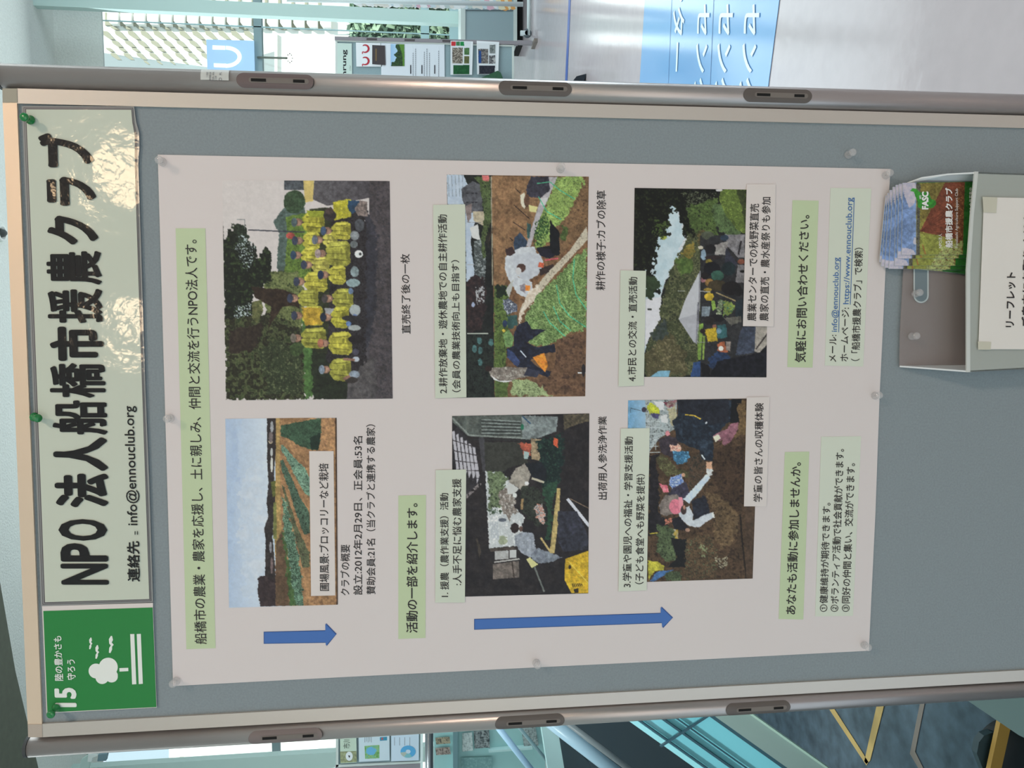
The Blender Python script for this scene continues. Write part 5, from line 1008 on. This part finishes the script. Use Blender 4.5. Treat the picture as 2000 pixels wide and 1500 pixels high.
p.poly([(425, 940), (490, 920), (560, 1000), (560, 1030), (450, 1010)], (28, 26, 34), 3); p.poly([(430, 1010), (480, 1020), (480, 1085), (432, 1088)], (200, 160, 40), 2, c2=(150, 150, 160), size=3); p.ell(550, 1020, 18, 14, (160, 120, 100)); p.poly([(380, 940), (430, 930), (430, 960), (380, 985)], (190, 110, 90), 3, thr=0.35, size=2)
p.poly([(330, 980), (440, 1000), (470, 1240), (380, 1260), (320, 1180)], (60, 74, 44), 5, c2=[(90, 104, 70), (34, 42, 28)], size=2); p.poly([(420, 1080), (550, 1090), (540, 1300), (400, 1300), (470, 1230)], (22, 22, 24), 3); p.line([(265, 1048), (325, 1042)], 6, (200, 180, 50))
p.poly([(252, 1250), (330, 1260), (375, 1290), (370, 1320), (300, 1330), (255, 1400)], (186, 176, 50), 3, c2=(150, 140, 40), size=4); p.poly([(270, 1400), (320, 1330), (440, 1320), (400, 1350), (290, 1410)], (70, 110, 170), 3, c2=(50, 84, 130), size=4); p.poly([(380, 1340), (500, 1320), (500, 1395), (380, 1400)], (84, 96, 66), 4, c2=(50, 60, 40), size=2)
p.poly([(540, 1090), (720, 1040), (780, 1200), (760, 1380), (520, 1395)], (76, 56, 38), 4, c2=[(100, 78, 54), (54, 40, 30), (90, 96, 66)], size=3); p.poly([(640, 1120), (700, 1130), (690, 1230), (640, 1210)], (120, 126, 90), 6, thr=0.5, size=2); p.poly([(760, 1220), (850, 1240), (840, 1310), (770, 1290)], (150, 140, 116), 6, thr=0.55, size=2)
p.poly([(680, 740), (760, 740), (860, 830), (940, 930), (900, 1100), (800, 1180), (740, 1040), (760, 900)], (90, 68, 44), 6, c2=[(110, 86, 60), (62, 46, 32)], size=4); p.poly([(740, 400), (980, 380), (975, 820), (930, 880), (800, 760), (740, 600)], (54, 38, 28), 4, c2=[(70, 50, 36), (40, 28, 22)], size=5)
p.poly([(930, 60), (990, 50), (985, 300), (900, 330), (940, 230)], (120, 92, 58), 5, c2=(90, 68, 44), size=3); p.line([(945, 900), (960, 1100), (990, 1380)], 12, (34, 26, 20)); p.poly([(980, 845), (1053, 845), (1040, 1380), (990, 1380)], (68, 50, 38), 2, c2=(80, 60, 46), size=4)
p.soft(1)
p.lay([(1227, 782), (1482, 778), (1470, 1130), (1222, 1138)], o1, poster)

# ------------------------------------------------------------------ push pins
def clearmat(name, c, a):
    return mat(name, c, 0.12, alpha=a, coat=1.0, coatr=0.04, spec=0.6)
PIN_G = mat('green_pin_plastic', S(18, 130, 62), 0.25, coat=0.6, coatr=0.08); PIN_C = clearmat('clear_pin_plastic', S(226, 224, 224), 0.3)
steel = mat('pin_steel', (0.6, 0.6, 0.6), 0.25, metal=1)
def pin(b, h, m, label, z0=0.002, group=None):
    B, Hh = P(b[0], b[1], -z0), P(h[0], h[1], -z0 - 0.014); ax = (Hh - B).normalized()
    e = empty('push_pin', B, label, 'push pin', group)
    lathe('body', B + ax * 0.0006, ax, [(0, 0.0044), (0.0012, 0.0048), (0.0022, 0.0032), (0.005, 0.0023), (0.009, 0.0027), (0.0105, 0.0042), (0.013, 0.0045), (0.0142, 0.0036)], m, e, 20)
    tube('needle', B - ax * 0.003, B + ax * 0.002, 0.0005, steel, e, 8)
pin((61, 235), (46, 228), PIN_G, 'green push pin at the right end of the title banner', 0.005)
pin((66, 814), (77, 818), PIN_G, 'green push pin at the middle of the title banner top', 0.005)
pin((111, 1381), (98, 1397), PIN_G, 'green push pin at the corner of the green card', 0.004)
for b_, h_, lb, z in (((318, 317), (310, 312), 'clear push pin at the top right corner of the poster', .002), ((333, 817), (326, 818), 'clear push pin at the middle of the poster top edge', .002), ((345, 1330), (337, 1336), 'clear push pin at the top left corner of the poster', .002),
                     ((1094, 331), (1097, 325), 'clear push pin on the right edge of the poster', .002), ((1047, 1294), (1050, 1300), 'clear push pin on the left edge of the poster', .002), ((1729, 343), (1739, 337), 'clear push pin at the lower right corner of the poster', .002),
                     ((1708, 773), (1718, 772), 'clear push pin at the middle of the poster lower edge', .002), ((1687, 1259), (1697, 1265), 'clear push pin at the lower left corner of the poster', .002), ((1656, 303), (1666, 297), 'clear push pin alone on the felt beside the poster', 0.0),
                     ((1780, 657), (1791, 656), 'clear push pin through the back of the leaflet holder', .006), ((1787, 574), (1797, 571), 'clear push pin in the slot of the leaflet holder', .006)):
    pin(b_, h_, PIN_C, lb, z)

# ------------------------------------------------------------------ leaflet holder, leaflets and sign
holder = empty('leaflet_holder', P(2000, 530, -0.02), 'translucent plastic leaflet holder pinned to the board below the poster', 'leaflet holder')
pl_b = mat('frosted_plastic_back', A(150, 136, 134), 0.3, alpha=0.42); pl_f = mat('frosted_plastic_front', A(164, 166, 162), 0.35, alpha=0.72); pl_s = mat('frosted_plastic_side', (0.84, 0.9, 0.93), 0.3, alpha=0.9)
YB, YF = -0.005, -0.036
sheet('back_plate', [(1772, 356), (1905, 350), (2380, 350), (2380, 722), (1900, 722), (1757, 717), (1758, 650), (1763, 560), (1767, 480)], 0, pl_b, holder, 0.001, YB)
sheet('front_plate', [(1906, 336), (2380, 352), (2380, 700), (1889, 727), (1888, 620), (1889, 527), (1897, 420)], 0, pl_f, holder, 0.0012, YF)
def wallp(name, pts, dx): prism(name, pts, [q + Vector((dx, 0, 0)) for q in pts], pl_s, holder)
wallp('side_wall', [P(1772, 356, YB), P(1800, 346, -0.014), P(1850, 339, -0.025), P(1906, 336, YF), P(2380, 352, YF), P(2380, 362, YB)], -0.0018)
wallp('side_wall', [P(1757, 717, YB), P(1890, 727, YF), P(2380, 700, YF), P(2380, 712, YB)], 0.0018)
sheet('front_lip', [(1904, 335), (1911, 335), (1902, 420), (1895, 527), (1895, 727), (1888, 727), (1888, 527), (1896, 420)], 0.0004, mat('frosted_lip', A(206, 206, 204), 0.3, alpha=0.7), holder, 0.002, YF)
t = np.linspace(0, math.pi, 14)
oo = [(1784, 480)] + [(1799 - 15 * math.cos(u), 577 + 15 * math.sin(u)) for u in t] + [(1814, 480)]
ii = [(1787, 480)] + [(1799 - 12 * math.cos(u), 577 + 12 * math.sin(u)) for u in t] + [(1811, 480)]
vv = [P(x, y, YB - 0.0012) for x, y in oo] + [P(x, y, YB - 0.0012) for x, y in ii]
mk('slot_rim', vv, [[i, i + 1, i + 17, i + 16] for i in range(15)], mat('slot_rim_plastic', A(176, 182, 184), 0.3, alpha=0.8), holder)
sheet('slot_hole', [(1787, 480)] + ii[1:-1] + [(1811, 480)], 0, mat('slot_hole_felt', A(104, 114, 120), 0.9), holder, 0.0001, YB - 0.0011)
tagp = sheet('tape_notice', [(1922, 385), (2380, 395), (2370, 684), (1911, 682)], 0.002, mat('notice_paper', A(202, 194, 190), 0.7, wave=0.002, wscale=12), None, 0.0004, YF)
tagp.name = 'paper_notice'; tag(tagp, 'white paper notice taped to the front of the leaflet holder', 'notice')
T('リーフレット', (1964, 1981, 639), (1967, 1984, 532), 0.0026, INKT, tagp, 0.02, Y=YF)
T('ご自由にお取りください', (1995, 2012, 638), (1999, 2016, 395), 0.0026, INKT, tagp, 0.02, Y=YF)
for q in ([(1919, 384.5), (1948, 385.5), (1946, 416), (1921, 415)], [(1910, 667), (1936, 668), (1935, 683), (1910.5, 683)]):
    tag(sheet('tape_piece', q, 0.0027, mat('clear_tape', A(190, 184, 170), 0.3, alpha=0.85), None, 0.0001, YF), 'short piece of clear tape on the %s corner of the paper notice' % ('right' if q[0][1] < 500 else 'left'), 'tape')

LQ = [(1763, 357), (2100, 351), (2090, 497), (1761, 498)]
p = Print(1740, 330, 2120, 550, 6.82, (34, 96, 34))
p.grad([(100, 150), (340, 150), (340, 1200), (100, 1200)], (96, 120, 168), (112, 134, 178))
p.poly([(110, 170), (330, 180), (335, 380), (300, 480), (240, 520), (200, 420), (160, 300)], (186, 172, 182), 3, c2=(160, 154, 176), size=4)
p.poly([(120, 1060), (200, 1050), (300, 1080), (335, 1160), (110, 1165)], (190, 178, 188), 3, c2=(160, 156, 180), size=4); p.ell(320, 960, 22, 50, (176, 170, 182), jag=2)
p.poly([(335, 190), (985, 170), (960, 1165), (335, 1165)], (120, 112, 44), 0, c2=[(138, 128, 56), (100, 94, 38)], size=3)
p.poly([(330, 190), (395, 190), (385, 520), (385, 1165), (335, 1165), (345, 500)], (60, 58, 46), 2, c2=[(100, 96, 84), (40, 40, 34)], size=2)
p.poly([(395, 190), (720, 180), (640, 340), (540, 560), (400, 720), (385, 500)], (104, 88, 40), 3, c2=(130, 116, 52), size=3)
p.poly([(385, 830), (640, 330), (720, 180), (985, 172), (960, 950), (700, 900), (500, 860)], (104, 50, 34), 1, c2=(120, 62, 42), size=3)
for k in range(8): p.line([(400, 825), (960, 330 + k * 80)], 7, (70, 30, 22), mix=0.55)
p.poly([(860, 260), (985, 220), (965, 1100), (880, 1050), (840, 700)], (130, 76, 44), 3, c2=[(84, 44, 28), (160, 104, 62)], size=2)
p.poly([(390, 860), (640, 880), (720, 1000), (700, 1165), (380, 1165)], (140, 140, 60), 3, c2=(120, 124, 50), size=3)
for k in range(7): p.line([(420, 860), (700, 900 + k * 42)], 4, (90, 84, 34), mix=0.6)
p.poly([(640, 1060), (960, 960), (960, 1165), (660, 1165)], (120, 130, 66), 5, c2=[(170, 176, 110), (90, 60, 36)], size=2); p.line([(420, 1010), (460, 1140)], 12, (150, 84, 44))
p.poly([(985, 160), (2600, 120), (2600, 1200), (955, 1200)], (34, 96, 34), 0)
p.poly([(255, 290), (280, 258), (340, 262), (380, 310), (500, 300), (530, 390), (600, 430), (600, 470), (560, 520), (500, 520), (420, 540), (360, 510), (355, 430), (320, 360), (300, 300)], (48, 130, 40), 1)
p.soft(1)
def leaflet(q, off, label):
    v = q
    o = sheet('leaflet', v, off, cm(176, 178, 182), None, 0.0009)
    return tag(o, label, 'leaflet', 'leaflets in the plastic holder')
_lay = p.lay
def lay_src(dst, off, par):
    q0, q1 = np.array(dst, float), np.array(LQ, float)
    o = p.lay(LQ, off, par, name='front_print', den=1.1)
    # move the print onto its own leaflet: same grid, other corners
    n = len(o.data.vertices); nu = int(max(np.hypot(*(q1[1] - q1[0])), np.hypot(*(q1[2] - q1[3]))) * 1.1) + 1; nv = n // nu
    U, V = np.meshgrid(np.linspace(0, 1, nu), np.linspace(0, 1, nv)); U = U.ravel()[:, None]; V = V.ravel()[:, None]
    pp = (1 - U) * (1 - V) * q0[0] + U * (1 - V) * q0[1] + U * V * q0[2] + (1 - U) * V * q0[3]
    dd = np.stack([(pp[:, 0] - 1000) / F, (pp[:, 1] - 750) / F, np.ones(n)], 1) @ R
    co = dd * ((D - off) / dd[:, 1])[:, None]; co[:, 1] -= D; co[:, 2] += H
    o.data.vertices.foreach_set('co', (co - np.array(wloc(par))).ravel()); o.data.update()
LF = [([(1730, 382), (2060, 420), (2045, 560), (1717.5, 512)], 0.0075, 'rearmost tilted leaflet, its corner over the poster edge'),
      ([(1734, 377), (2066, 400), (2050, 548), (1721, 520)], 0.0090, 'second tilted leaflet from the back of the holder'),
      ([(1738, 371), (2070, 385), (2058, 536), (1728, 523)], 0.0105, 'third leaflet from the back, slightly tilted'),
      ([(1744, 365), (2080, 366), (2066, 528), (1736, 525)], 0.0120, 'middle leaflet whose left edge sticks out lowest'),
      ([(1750, 361), (2084, 360), (2074, 519), (1747, 519)], 0.0135, 'third leaflet from the front of the holder'),
      ([(1756, 359), (2090, 356), (2082, 504), (1753, 505)], 0.0150, 'second leaflet from the front, just behind the front one'),
      (LQ, 0.0165, 'front leaflet with white title over a ploughed field')]
for q, off, lb in LF:
    L = leaflet(q, off, lb); lay_src([(x + (0.4 if i in (0, 3) else -0.4), y + (0.15 if i < 2 else -0.15)) for i, (x, y) in enumerate(q)], off + 0.0003, L)
LW = cm(214, 212, 206)
zz = lambda x, y: (1740 + x / 6.82, 330 + y / 6.82)
def LT(s, x0, x1, ya, yb, bold=0.0, m=LW):
    write(s, [zz(x1, ya), zz(x1, yb), zz(x0, yb), zz(x0, ya)], 0.0172, m, L, bold)
LT('FASC', 412, 500, 540, 300, 0.05); LT('船橋市援農クラブ', 722, 822, 1050, 250, 0.03); LT('NPO法人', 632, 682, 1052, 862, 0.0); LT('Funabashi Agriculture Support Club', 855, 905, 1050, 262, 0.0)
LT('農作業応援・いつでも会員募集中', 1042, 1088, 1000, 250, 0.0); LT('NPO', 378, 405, 400, 350, 0.02)
